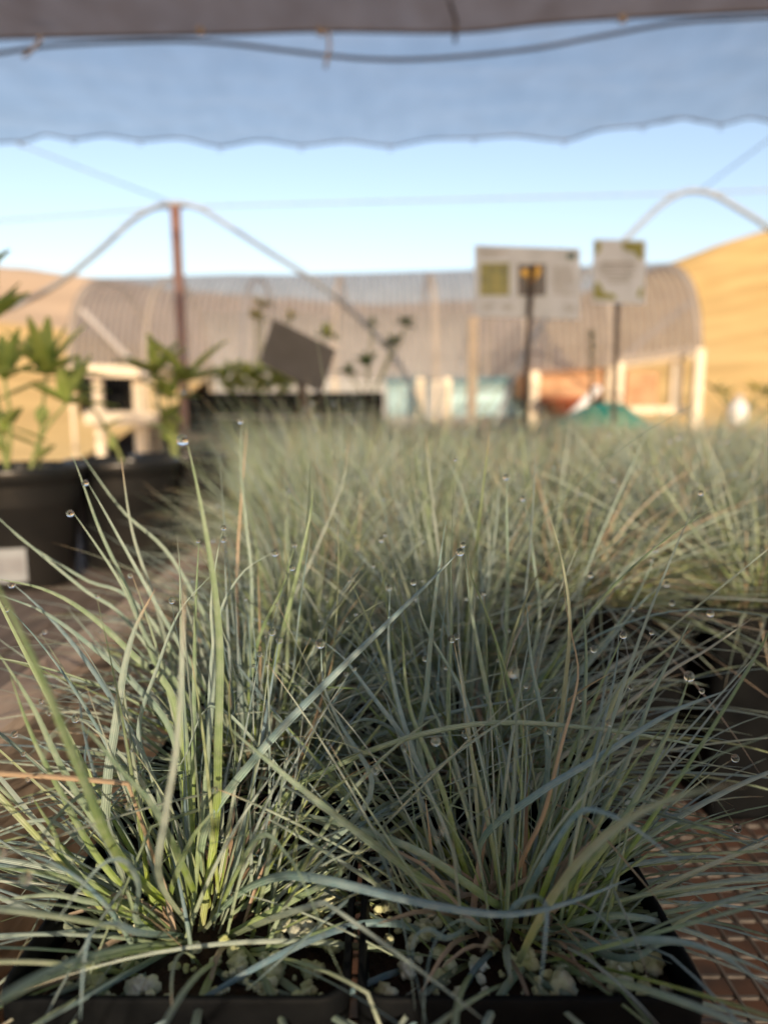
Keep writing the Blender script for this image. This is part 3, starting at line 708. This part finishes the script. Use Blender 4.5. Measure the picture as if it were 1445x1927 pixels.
def perlite_mesh(seed, n, spots=(), lo=.0016, hi=.0042):
    rng = random.Random(seed); b = MB()
    def lump(x, y, r, k):
        for j in range(k):
            q = r * rng.uniform(.55, 1.0)
            b.sphere((x + rng.gauss(0, r * .55), y + rng.gauss(0, r * .55), -.0105 + q * rng.uniform(.1, .7)), q, 12, 8, (rng.uniform(.85, 1.2), rng.uniform(.8, 1.1), rng.uniform(.75, 1)), 0, .5, rng.random() * 40)
    for x, y, r in spots: lump(x, y, r * .66, 5)
    for i in range(n):
        while True:
            x, y = rng.uniform(-.044, .044), rng.uniform(-.044, .044)
            if math.hypot(x, y) > .017: break
        lump(x, y, rng.uniform(lo, hi) * (1.4 if rng.random() < .12 else 1), rng.randint(1, 3))
    return b
POT_ME = square_pot().mesh('pot', M['plastic'])
SOIL_ME = [soil_mesh(s * 7.3).mesh('soil', M['soil']) for s in range(3)]
PERL_ME = [perlite_mesh(s + 20, 26).mesh('perlite', M['perlite']) for s in range(2)]
b = MB(); b.sphere((0, 0, 0), 1, 20, 12, (1, 1, 1.06)); DROP_ME = b.mesh('dew_drop', M['dew'])
def link(name, me, parent, loc=(0, 0, 0), sc=None, kind=None):
    o = bpy.data.objects.new(name, me); C.objects.link(o); o.parent = parent; o.location = loc
    if sc: o.scale = (sc, sc, sc)
    if kind: o['kind'] = kind
    return o
def new_pot(x, y, label, group, seed, perl=None, rz=0.0):
    t = thing('grass_plant', label, 'potted grass', (x, y, RIM), group); t.rotation_euler = (0, 0, rz)
    link('pot', POT_ME, t); s = link('soil', SOIL_ME[seed % 3], t)
    link('perlite', perl or PERL_ME[seed % 2], s, kind='stuff'); return t
def drops(t, tips, rng, n, lo=.0006, hi=.0015, inv=None):
    rng.shuffle(tips); k = 0
    for tp, tt, w in tips:
        if k >= n: break
        r = lo + (hi - lo) * rng.random() ** 1.6; p = Vector(tp) - Vector(tt) * r * .5 + Vector((0, 0, -.55 * r)) + Vector((rng.gauss(0, .3), -.3, 0)) * r
        link('dew_drop', DROP_ME, t, p, r); k += 1

# blades traced one by one: (pot, width mm, (random, green, dry), dew radius mm, twist, [(px, py, depth) ...])
A_, B_, A2, B2 = 0, 1, 2, 3
HERO = [
 (A_, 3.7, (.6, .75, 0), 1.75, .35, [(392, 1760, .228), (405, 1560, .222), (410, 1400, .213), (413, 1230, .208), (402, 1100, .205), (379, 960, .205), (361, 870, .205), (349, 822, .205)]),
 (A_, 4.0, (.25, .1, 0), 1.5, .3, [(338, 1790, .226), (385, 1560, .222), (480, 1425, .223), (600, 1297, .228), (720, 1180, .235), (800, 1102, .243), (868, 1034, .25)]),
 (A_, 4.3, (.75, .15, 0), 0, .4, [(300, 1780, .225), (215, 1590, .222), (203, 1480, .22), (216, 1380, .218), (236, 1250, .217), (258, 1175, .217), (292, 1110, .217)]),
 (A_, 2.7, (.9, .0, .05), 0, .2, [(325, 1790, .215), (300, 1660, .185), (312, 1530, .168), (330, 1420, .162), (340, 1290, .16), (345, 1170, .163), (347, 1100, .168)]),
 (A_, 3.4, (.3, .9, 0), 0, .3, [(300, 1770, .22), (230, 1620, .19), (148, 1440, .165), (82, 1280, .15), (10, 1130, .14), (-50, 1030, .135)]),
 (A_, 2.7, (.3, .6, 0), 0, 1.0, [(350, 1740, .222), (300, 1540, .19), (225, 1450, .176), (165, 1378, .168), (122, 1364, .163), (92, 1398, .158), (74, 1462, .154)]),
 (A_, 2.6, (.4, .1, 0), 0, .8, [(310, 1790, .214), (262, 1740, .196), (264, 1670, .186), (240, 1624, .176), (202, 1622, .171), (160, 1664, .166), (106, 1735, .161)]),
 (A_, 2.9, (.2, 0, 0), 0, 1.1, [(320, 1795, .21), (265, 1758, .18), (215, 1740, .165), (176, 1752, .157), (160, 1815, .152), (152, 1920, .149)]),
 (A_, 3.0, (.8, .2, .1), 0, .3, [(320, 1800, .215), (200, 1830, .19), (100, 1875, .175), (-20, 1945, .165)]),
 (A_, 3.2, (.4, .25, 0), 0, .3, [(320, 1798, .212), (400, 1822, .195), (470, 1853, .186), (600, 1898, .176), (740, 1970, .168)]),
 (A_, 2.6, (.6, .2, 0), 0, .3, [(330, 1800, .212), (250, 1860, .185), (180, 1900, .175), (100, 1960, .168)]),
 (A_, 2.6, (.3, .3, 0), 0, .3, [(330, 1800, .212), (300, 1870, .185), (270, 1940, .17), (250, 2000, .165)]),
 (A_, 3.2, (.4, .35, 0), 0, .2, [(345, 1770, .24), (330, 1400, .262), (250, 1285, .272), (165, 1210, .28), (80, 1150, .288), (-10, 1116, .295)]),
 (A_, 3.5, (.6, .75, 0), 0, .3, [(350, 1770, .24), (330, 1330, .262), (250, 1232, .27), (160, 1150, .28), (80, 1107, .288), (-10, 1088, .295)]),
 (A_, 2.9, (.6, .6, 0), 0, .2, [(290, 1770, .222), (200, 1575, .213), (120, 1450, .207), (62, 1330, .203), (-5, 1225, .2)]),
 (A_, 2.6, (.5, .9, 0), 0, .2, [(282, 1770, .222), (190, 1620, .21), (110, 1480, .203), (60, 1380, .2), (20, 1270, .198)]),
 (A_, 2.5, (.5, 1, 0), .9, .2, [(290, 1760, .216), (140, 1640, .206), (105, 1570, .203), (80, 1530, .2), (62, 1500, .198)]),
 (A_, 2.7, (.2, .95, 0), 0, .2, [(300, 1750, .22), (190, 1690, .2), (110, 1648, .195), (-10, 1632, .19)]),
 (A_, 2.6, (.7, .5, 0), 0, .2, [(290, 1770, .22), (200, 1700, .205), (100, 1684, .197), (-20, 1696, .19)]),
 (A_, 2.6, (.7, .15, 0), 0, .2, [(330, 1760, .226), (215, 1640, .225), (120, 1556, .22), (60, 1545, .215), (-20, 1572, .21)]),
 (A_, 2.8, (.5, .9, 0), 0, .2, [(330, 1780, .22), (318, 1700, .215), (350, 1600, .2), (390, 1540, .195), (412, 1530, .193)]),
 (A_, 2.8, (.4, .2, 0), 1.2, .3, [(395, 1790, .23), (520, 1660, .222), (650, 1560, .22), (700, 1470, .225), (640, 1360, .245), (610, 1290, .25), (604, 1210, .255)]),
 (A_, 3.0, (.5, .4, 0), 1.5, .2, [(400, 1770, .235), (520, 1520, .24), (620, 1450, .237), (750, 1396, .232), (880, 1366, .23), (1000, 1362, .23), (1150, 1376, .234), (1280, 1397, .24), (1384, 1421, .247)]),
 (A_, 2.5, (.6, .2, 0), 1.6, .3, [(400, 1760, .24), (395, 1330, .272), (410, 1170, .282), (455, 1080, .288), (520, 1036, .292)]),
 (A_, 2.3, (.7, .3, 0), 1.1, .3, [(380, 1760, .24), (402, 1300, .26), (398, 1140, .27), (412, 1030, .275), (423, 990, .278)]),
 (A_, 2.6, (.5, .5, 0), 0, .2, [(370, 1760, .24), (360, 1480, .25), (345, 1320, .255), (342, 1180, .258), (338, 1040, .26)]),
 (A_, 2.4, (.3, .8, 0), .9, .2, [(360, 1760, .24), (366, 1300, .26), (368, 1160, .263), (375, 1015, .265)]),
 (A_, 2.6, (.6, .2, .0), 0, .2, [(330, 1770, .23), (300, 1500, .245), (262, 1380, .25), (300, 1250, .25), (340, 1150, .252), (400, 1080, .255)]),
 (A_, 2.6, (.4, .6, 0), 0, .3, [(410, 1790, .222), (560, 1690, .205), (640, 1640, .2), (560, 1570, .19), (500, 1556, .19)]),
 (A_, 2.4, (.5, .55, 0), 0, .3, [(400, 1760, .222), (480, 1580, .196), (540, 1612, .18), (582, 1690, .17), (612, 1770, .165), (646, 1842, .161)]),
 (A_, 3.8, (.15, .05, 0), 0, .5, [(370, 1790, .225), (440, 1685, .205), (520, 1648, .195), (600, 1652, .186), (720, 1680, .18), (850, 1708, .176), (960, 1719, .176), (1060, 1700, .179), (1190, 1652, .186)]),
 (A_, 2.5, (.5, .9, .0), 0, .4, [(370, 1790, .222), (420, 1792, .205), (500, 1784, .196), (600, 1752, .19), (660, 1730, .187)]),
 (A_, 2.6, (.5, .3, 0), 0, .3, [(400, 1770, .235), (530, 1500, .245), (480, 1400, .25), (395, 1330, .25), (340, 1440, .24), (270, 1450, .235)]),
 (A_, 2.8, (.55, .2, 0), 0, .3, [(400, 1780, .23), (560, 1660, .225), (680, 1600, .23), (600, 1500, .24), (520, 1400, .25), (470, 1310, .255)]),
 (A2, 2.9, (.6, .5, 0), 0, .2, [(440, 1560, .33), (330, 1330, .32), (250, 1130, .312), (190, 1000, .31), (150, 890, .308), (134, 852, .308)]),
 (A2, 2.7, (.8, .2, .1), 0, .2, [(440, 1560, .33), (345, 1300, .33), (292, 1130, .325), (250, 1000, .325), (228, 858, .325)]),
 (A2, 2.6, (.6, .3, 0), 1.5, .2, [(440, 1560, .33), (330, 1200, .312), (240, 1040, .31), (190, 950, .31), (164, 905, .31)]),
 (A2, 3.1, (.6, .85, 0), 0, .3, [(430, 1560, .33), (485, 1360, .31), (522, 1230, .3), (560, 1080, .3), (585, 965, .303), (588, 910, .305)]),
 (A2, 2.4, (.8, .1, .1), 0, .3, [(460, 1560, .34), (500, 1230, .38), (560, 1110, .39), (610, 1000, .4), (645, 910, .41), (655, 828, .42)]),
 (A2, 2.6, (.6, .4, 0), 1.5, .2, [(450, 1560, .34), (474, 1120, .36), (462, 980, .37), (453, 870, .37), (455, 790, .37)]),
 (A2, 2.4, (.3, .9, 0), 1.2, .2, [(440, 1560, .34), (480, 1230, .31), (530, 1110, .305), (545, 1060, .304), (556, 1022, .304)]),
 (A2, 2.0, (.8, .0, .95), 0, .2, [(440, 1560, .34), (446, 1100, .38), (455, 930, .39), (465, 805, .4)]),
 (A2, 2.6, (.7, .4, .0), 1.6, .2, [(420, 1560, .34), (300, 1240, .31), (230, 1100, .3), (150, 980, .3), (136, 962, .3)]),
 (A2, 2.6, (.6, .35, .0), 0, .2, [(420, 1560, .34), (250, 1180, .33), (160, 1110, .33), (50, 1020, .33), (-20, 960, .335)]),
 (A2, 2.6, (.6, .35, .0), 0, .2, [(420, 1560, .34), (270, 1150, .33), (160, 1090, .34), (50, 1022, .345), (0, 975, .35)]),
 (A2, 2.8, (.6, .4, 0), 0, .2, [(450, 1560, .34), (450, 1300, .36), (330, 1060, .37), (230, 960, .37), (150, 850, .375)]),
 (B_, 3.1, (.1, .0, 0), 1.9, .3, [(905, 1770, .232), (838, 1570, .236), (800, 1470, .24), (760, 1390, .245), (700, 1310, .25), (650, 1243, .255), (606, 1205, .258)]),
 (B_, 3.0, (.2, .25, 0), 0, .2, [(900, 1770, .24), (795, 1440, .25), (803, 1300, .252), (816, 1150, .255), (831, 1030, .257), (839, 980, .258)]),
 (B_, 2.1, (.3, .6, 0), 0, .2, [(910, 1770, .24), (848, 1400, .255), (849, 1200, .257), (849, 1080, .258), (845, 1000, .26)]),
 (B_, 3.0, (.4, .5, 0), 1.1, .3, [(950, 1770, .24), (958, 1500, .252), (922, 1330, .256), (887, 1150, .262), (873, 1022, .266)]),
 (B_, 2.3, (.3, .9, 0), 0, .3, [(950, 1770, .24), (990, 1440, .255), (930, 1200, .262), (885, 1080, .266), (880, 1036, .267)]),
 (B_, 2.1, (.75, .1, .95), 0, 1.4, [(960, 1745, .225), (985, 1610, .22), (1022, 1530, .22), (1052, 1410, .222), (1074, 1330, .225), (1086, 1262, .228), (1073, 1190, .232), (1062, 1130, .235), (1058, 1060, .238)]),
 (B_, 2.6, (.6, .6, .25), 0, .5, [(965, 1760, .235), (1035, 1500, .243), (1062, 1300, .245), (1072, 1160, .247), (1056, 1050, .25), (1034, 968, .252)]),
 (B_, 2.7, (.3, .55, 0), 0, .2, [(970, 1770, .235), (1062, 1540, .24), (1090, 1400, .25), (1102, 1250, .255), (1095, 1120, .258)]),
 (B_, 2.5, (.4, .9, 0), 1.5, .2, [(960, 1770, .235), (1022, 1560, .245), (1070, 1430, .252), (1128, 1292, .26), (1174, 1190, .264)]),
 (B_, 2.3, (.1, .0, 0), 0, .3, [(970, 1770, .24), (1098, 1480, .255), (1132, 1370, .262), (1158, 1262, .265), (1164, 1184, .267)]),
 (B_, 3.4, (.15, .05, 0), 0, .2, [(905, 1780, .23), (900, 1590, .222), (1000, 1500, .215), (1140, 1415, .213), (1262, 1340, .214), (1376, 1296, .216)]),
 (B_, 2.7, (.6, .1, .3), 0, .3, [(940, 1770, .235), (985, 1500, .255), (1100, 1390, .27), (1250, 1270, .28), (1330, 1222, .285), (1415, 1163, .29)]),
 (B_, 3.0, (.4, .75, 0), 1.7, .2, [(985, 1780, .225), (1160, 1560, .21), (1230, 1430, .213), (1275, 1335, .217), (1298, 1266, .22)]),
 (B_, 2.8, (.3, .4, 0), 0, .2, [(975, 1780, .232), (1110, 1560, .24), (1180, 1430, .25), (1230, 1300, .255), (1300, 1165, .26)]),
 (B_, 2.6, (.1, .0, 0), 0, .9, [(985, 1780, .22), (1010, 1640, .192), (1080, 1535, .178), (1130, 1527, .172), (1200, 1563, .167), (1262, 1612, .163), (1300, 1645, .16)]),
 (B_, 2.6, (.05, 0, 0), 0, .5, [(940, 1790, .215), (962, 1715, .18), (1000, 1690, .168), (1026, 1702, .161), (1023, 1780, .154), (1014, 1872, .15)]),
 (B_, 2.5, (.2, .15, 0), 0, .8, [(925, 1790, .21), (900, 1748, .188), (874, 1734, .177), (842, 1746, .17), (815, 1785, .165), (802, 1850, .159), (796, 1940, .154)]),
 (B_, 2.4, (.2, .05, 0), 0, .8, [(915, 1790, .21), (850, 1765, .185), (812, 1750, .175), (782, 1764, .168), (778, 1810, .163), (792, 1875, .158), (806, 1940, .154)]),
 (B_, 2.9, (.05, .0, 0), 0, .2, [(945, 1790, .212), (860, 1785, .205), (760, 1740, .2), (650, 1745, .195), (520, 1800, .185), (380, 1880, .173), (200, 1985, .16)]),
 (B_, 2.8, (.05, .0, 0), 0, .2, [(950, 1800, .208), (850, 1802, .2), (720, 1838, .187), (600, 1900, .173), (520, 1950, .168)]),
 (B_, 3.4, (.5, .5, 0), 0, .4, [(950, 1785, .215), (930, 1700, .21), (800, 1610, .205), (700, 1570, .21), (600, 1540, .22), (520, 1522, .23)]),
 (B_, 3.0, (.25, .2, 0), 0, .3, [(950, 1785, .222), (880, 1700, .225), (740, 1625, .23), (640, 1620, .235), (560, 1622, .24)]),
 (B_, 2.5, (.5, .3, 0), 0, .3, [(985, 1775, .22), (1150, 1695, .215), (1300, 1680, .225), (1460, 1662, .24)]),
 (B_, 2.9, (.4, .3, 0), 0, .3, [(985, 1785, .215), (1150, 1722, .2), (1300, 1752, .2), (1470, 1822, .2)]),
 (B_, 3.0, (.3, .4, 0), 0, .3, [(960, 1795, .21), (1100, 1832, .19), (1250, 1872, .182), (1470, 1928, .178)]),
 (B_, 2.5, (.3, .2, .0), 0, .3, [(985, 1770, .226), (1130, 1640, .222), (1300, 1612, .225), (1402, 1618, .228)]),
 (B_, 2.9, (.4, .9, 0), 1.2, .3, [(975, 1770, .23), (1060, 1650, .228), (1180, 1572, .235), (1290, 1552, .242), (1455, 1606, .25)]),
 (B_, 2.9, (.4, 1, 0), 1.6, .3, [(980, 1770, .23), (1070, 1655, .228), (1200, 1580, .235), (1290, 1550, .24), (1388, 1552, .245)]),
 (B_, 3.4, (.2, .1, 0), 0, .4, [(975, 1800, .212), (1100, 1782, .19), (1230, 1770, .176), (1340, 1792, .167), (1470, 1876, .16)]),
 (B_, 2.9, (.4, .3, 0), 0, .3, [(975, 1795, .212), (1150, 1800, .19), (1260, 1770, .178), (1400, 1810, .172), (1480, 1850, .17)]),
 (B_, 2.9, (.4, .7, 0), 0, .3, [(985, 1785, .218), (1150, 1790, .2), (1300, 1720, .2), (1380, 1690, .205), (1470, 1670, .21)]),
 (B_, 3.0, (.2, .5, 0), 0, .2, [(940, 1810, .21), (990, 1830, .19), (1080, 1880, .175), (1180, 1960, .168)]),
 (B_, 2.8, (.1, .1, 0), 0, .2, [(935, 1810, .21), (880, 1850, .187), (800, 1910, .17), (730, 1960, .165)]),
 (B_, 2.7, (.3, .8, 0), 0, .3, [(930, 1780, .22), (880, 1650, .225), (830, 1480, .235), (770, 1330, .245), (755, 1160, .25)]),
 (B_, 2.5, (.3, .3, 0), 1.2, .3, [(935, 1780, .23), (890, 1560, .24), (850, 1420, .25), (805, 1310, .255), (802, 1235, .258)]),
 (B_, 2.5, (.2, .3, 0), 1.2, .3, [(945, 1780, .23), (930, 1560, .24), (880, 1330, .25), (800, 1180, .257), (780, 1092, .26)]),
 (B_, 2.8, (.2, .1, 0), 0, .3, [(930, 1780, .23), (860, 1600, .235), (780, 1420, .24), (735, 1250, .25), (734, 1100, .255)]),
 (B_, 2.8, (.15, .2, 0), 0, .3, [(940, 1780, .235), (1010, 1560, .24), (1030, 1420, .245), (1000, 1250, .25), (990, 1130, .255)]),
 (B2, 2.8, (.3, .5, 0), 1.5, .2, [(960, 1520, .33), (948, 1250, .335), (955, 1080, .338), (953, 960, .34), (954, 895, .34)]),
 (B2, 2.6, (.4, .4, 0), 1.4, .2, [(970, 1520, .33), (1010, 1200, .335), (1003, 1050, .34), (985, 935, .34)]),
 (B2, 2.8, (.3, .4, 0), 1.6, .2, [(1010, 1520, .33), (1100, 1250, .34), (1180, 1150, .345), (1222, 1070, .35), (1233, 1030, .352)]),
 (B2, 2.9, (.2, .2, 0), 1.6, .2, [(1010, 1520, .33), (1080, 1280, .33), (1150, 1200, .335), (1210, 1130, .34), (1255, 1095, .345)]),
 (B2, 2.6, (.7, .3, 0), 0, .2, [(1000, 1520, .35), (1060, 1200, .4), (1100, 1080, .41), (1150, 960, .42), (1230, 785, .44)]),
 (B2, 2.8, (.7, .35, 0), 0, .2, [(1010, 1520, .36), (1160, 1090, .42), (1250, 1030, .43), (1340, 980, .44), (1425, 950, .45)]),
 (B2, 2.4, (.6, .3, 0), 0, .2, [(950, 1520, .35), (905, 1080, .42), (880, 960, .43), (850, 880, .44), (815, 850, .45)]),
]
random_group = None
def hero_blades(k, B, t, rng):
    base = Vector(t.location)
    for pot, w, tint, dr, tw, pts in HERO:
        if pot != k: continue
        P = [at(*p) for p in pts]; P[0] = Vector((t.location.x + .5 * max(-.02, min(.02, P[0].x - t.location.x)), t.location.y + rng.uniform(-.012, .012), RIM - .016))
        Q = resample([p - base for p in P], 30)
        d = np.array(P[len(P) // 2]); d /= np.linalg.norm(d); T = Q[16] - Q[14]; sd = np.cross(T, d)
        tp, tt = B.add(Q, w * .86 / 1000, tint, sd, .5, tw * rng.choice((-1, 1)), 3.2)
        if dr:
            r = dr / 1000; link('dew_drop', DROP_ME, t, Vector(tp) + Vector((-.35 * r, -.4 * r, -.6 * r)), r)

spotsA = [(.040, .006, .0052), (.033, -.012, .0050), (.026, -.030, .0055), (.037, -.028, .0042), (.042, -.018, .0040), (.014, -.026, .0045), (-.030, -.03, .005), (-.012, -.034, .0048), (.036, .02, .004)]
spotsB = [(.022, .012, .0048), (.030, .010, .005), (.036, .004, .0052), (.042, .000, .0036), (.018, .024, .004), (.034, .03, .004), (-.028, -.012, .0052), (.012, -.034, .005), (.02, -.032, .0042), (.03, -.03, .005), (.04, -.026, .0042), (.0, -.026, .0034), (.026, .018, .0045)]
FRONT = [  # x, y, seed, n, label
 (-.0595, .2175, 11, 135, 'left front grass tuft, its tallest blade holding a dew drop', perlite_mesh(31, 190, spotsA, .0006, .0023)),
 (.0418, .2175, 12, 165, 'right front grass tuft in shade with one tan dry blade', perlite_mesh(32, 240, spotsB, .0006, .0024)),
 (-.0590, .3200, 13, 300, 'grass tuft directly behind the left front tuft', None),
 (.0425, .3195, 14, 310, 'shaded grass tuft directly behind the right front tuft', None),
]
for i, (x, y, sd_, n, l, pm) in enumerate(FRONT):
    rng = random.Random(sd_); t = new_pot(x, y, l, 'front rows of potted grass', i, pm.mesh('perlite', M['perlite']) if pm else None, rng.uniform(-.03, .03))
    t.rotation_euler = (0, 0, 0)
    B = Blades(5); tips = tuft(B, rng, n, (0, -.008 if i < 2 else 0, -.013), .95 if i < 2 else 1.0, 16, 1.0, .42, .42, .03, (0, 0), .029, (.045, .118) if i < 2 else (.055, .13), .88 if i < 2 else 0, 42, .22)
    tips += tuft(B, rng, 38, (0, .004, -.013), 1.0, 16, 1.15, .6, .35, .03, (0, 0), .024, (.10, .17), 0, 40, 0, 0, (math.pi if i % 2 == 0 else 0, .7))
    if i < 2: tuft(B, rng, 13, (0, -.006, -.011), 1.0, 16, 1.25, .9, .2, 0, (0, 0), .02, (.09, .15), 0, 40, 0, 0, (-math.pi / 2, .75))
    hero_blades(i, B, t, rng); link('foliage', B.mesh('foliage'), t); drops(t, tips, rng, 42 if i < 2 else 46, .0005)
# the rows behind: six grown tufts, copied along the bench
PROTO = []
for s in range(9):
    rng = random.Random(100 + s); B = Blades(3); straw = s >= 6
    tips = tuft(B, rng, 360, (0, 0, -.013), 1.16, 11, .95, .42 if straw else .36, .35 if straw else .42, .2 if straw else .07, (rng.gauss(0, .15), rng.gauss(0, .15)), .02, (.07, .18), 0, 36, .35 if straw else .2, .8 if straw else .35)
    rng.shuffle(tips); PROTO.append((B.mesh('foliage'), tips))
rng = random.Random(77); made = {}
ROWL = {2: 'third', 3: 'fourth'}
for j in range(2, 19):
    for i in range(-4, 12):
        x = -.0595 + .1012 * i + rng.gauss(0, .002); y = .2175 + .1025 * j + rng.gauss(0, .002)
        if i < 0 and (y < .9 or (i < -1 and y < 1.25) or (i < -2 and y < 1.6)): continue
        big = i >= 2
        if big:
            if j < 3 or j > 15: continue
            x = .158 + .126 * (i - 2) + rng.gauss(0, .002); y = .508 + .128 * (j - 3) + rng.gauss(0, .002)
        if abs(x) > .58 * y + .17 or y > 2.05: continue
        s = (i * 5 + j * 3 + rng.randint(0, 1)) % 6
        if big and rng.random() < .6: s = 6 + (i + j) % 3
        if j == 2: l = 'grass tuft in the third row, %s' % ('behind two left tufts' if i == 0 else 'behind two shaded tufts'); gname = 'front rows of potted grass'
        elif j == 3 and i >= 2: l = 'grass tuft in a large black pot, %s' % {2: 'beside the shaded tufts', 3: 'its dark wall in view at right', 4: 'cut by the right edge'}.get(i, 'past the right edge'); gname = 'front rows of potted grass'
        else: l = 'soft grey-green grass tuft in the crowded rear rows of the bench'; gname = 'rear rows of potted grass'
        me, tips = PROTO[s]
        t = thing('grass_plant', l, 'potted grass', (x, y, BENCH + .002 + PH * 1.24 if big else RIM), gname); t.rotation_euler = (0, 0, rng.choice((0, 1, 2, 3)) * math.pi / 2 + rng.gauss(0, .02))
        if big: t.scale = (1.24, 1.24, 1.24)
        z = rng.uniform(.82, 1.14) * (.74 if j < 4 else .9 if j < 6 else 1); link('pot', POT_ME, t); so = link('soil', SOIL_ME[s % 3], t)
        if j < 6: link('perlite', PERL_ME[s % 2], so, kind='stuff')
        f = link('foliage', me, t); f.scale = (1, 1, z * .66) if big else (1, 1, z)
        z = f.scale[2]
        nd = 14 if j < 5 else 9 if j < 10 else 6
        for tp, tt, w in tips[:nd]:
            r = rng.uniform(.0009, .0018); link('dew_drop', DROP_ME, t, Vector((tp[0], tp[1], tp[2] * z)) + Vector((0, -.3 * r, -.6 * r)), r)

# unseen pots and grass added behind the camera to shade the front rows
def add_shade_pot(x, y, r, h, label):
    c = Vector((x, y, BENCH)); o = thing('unseen_shade_pot', label, 'pot', c); b = MB()
    b.lathe([(.001, 0), (r * .8, 0), (r * .82, .005), (r * .95, h - .03), (r * .97, h - .028), (r, h - .026), (r, h - .004), (r * .99, h), (r * .96, h), (r * .93, h - .04), (.001, h - .042)], c, 48)
    b.build('body', M['plastic_dusty'], o)
add_shade_pot(.168, -.20, .10, .315, 'tall black round pot added out of view to shade the right front grass')
t = thing('grass_plant', 'broad tuft added on the unseen tall pot to roughen its shadow edge', 'potted grass', (.168, -.20, BENCH + .275), 'unseen grass added to shade the front rows')
rng = random.Random(5); B = Blades(3); tuft(B, rng, 520, (0, 0, 0), 1.0, 10, 3.0, .1, .4, .05, (0, 0), .085, (.07, .13)); link('foliage', B.mesh('foliage'), t)
for x, y, k in ((-.075, -.15, 1), (-.165, -.15, 4)):
    t = thing('grass_plant', 'unseen grass tuft added behind the camera for dappled shade', 'potted grass', (x, y, RIM), 'unseen grass added to shade the front rows')
    link('pot', POT_ME, t); link('soil', SOIL_ME[0], t); f = link('foliage', PROTO[k][0], t); f.scale = (1, 1, .62)
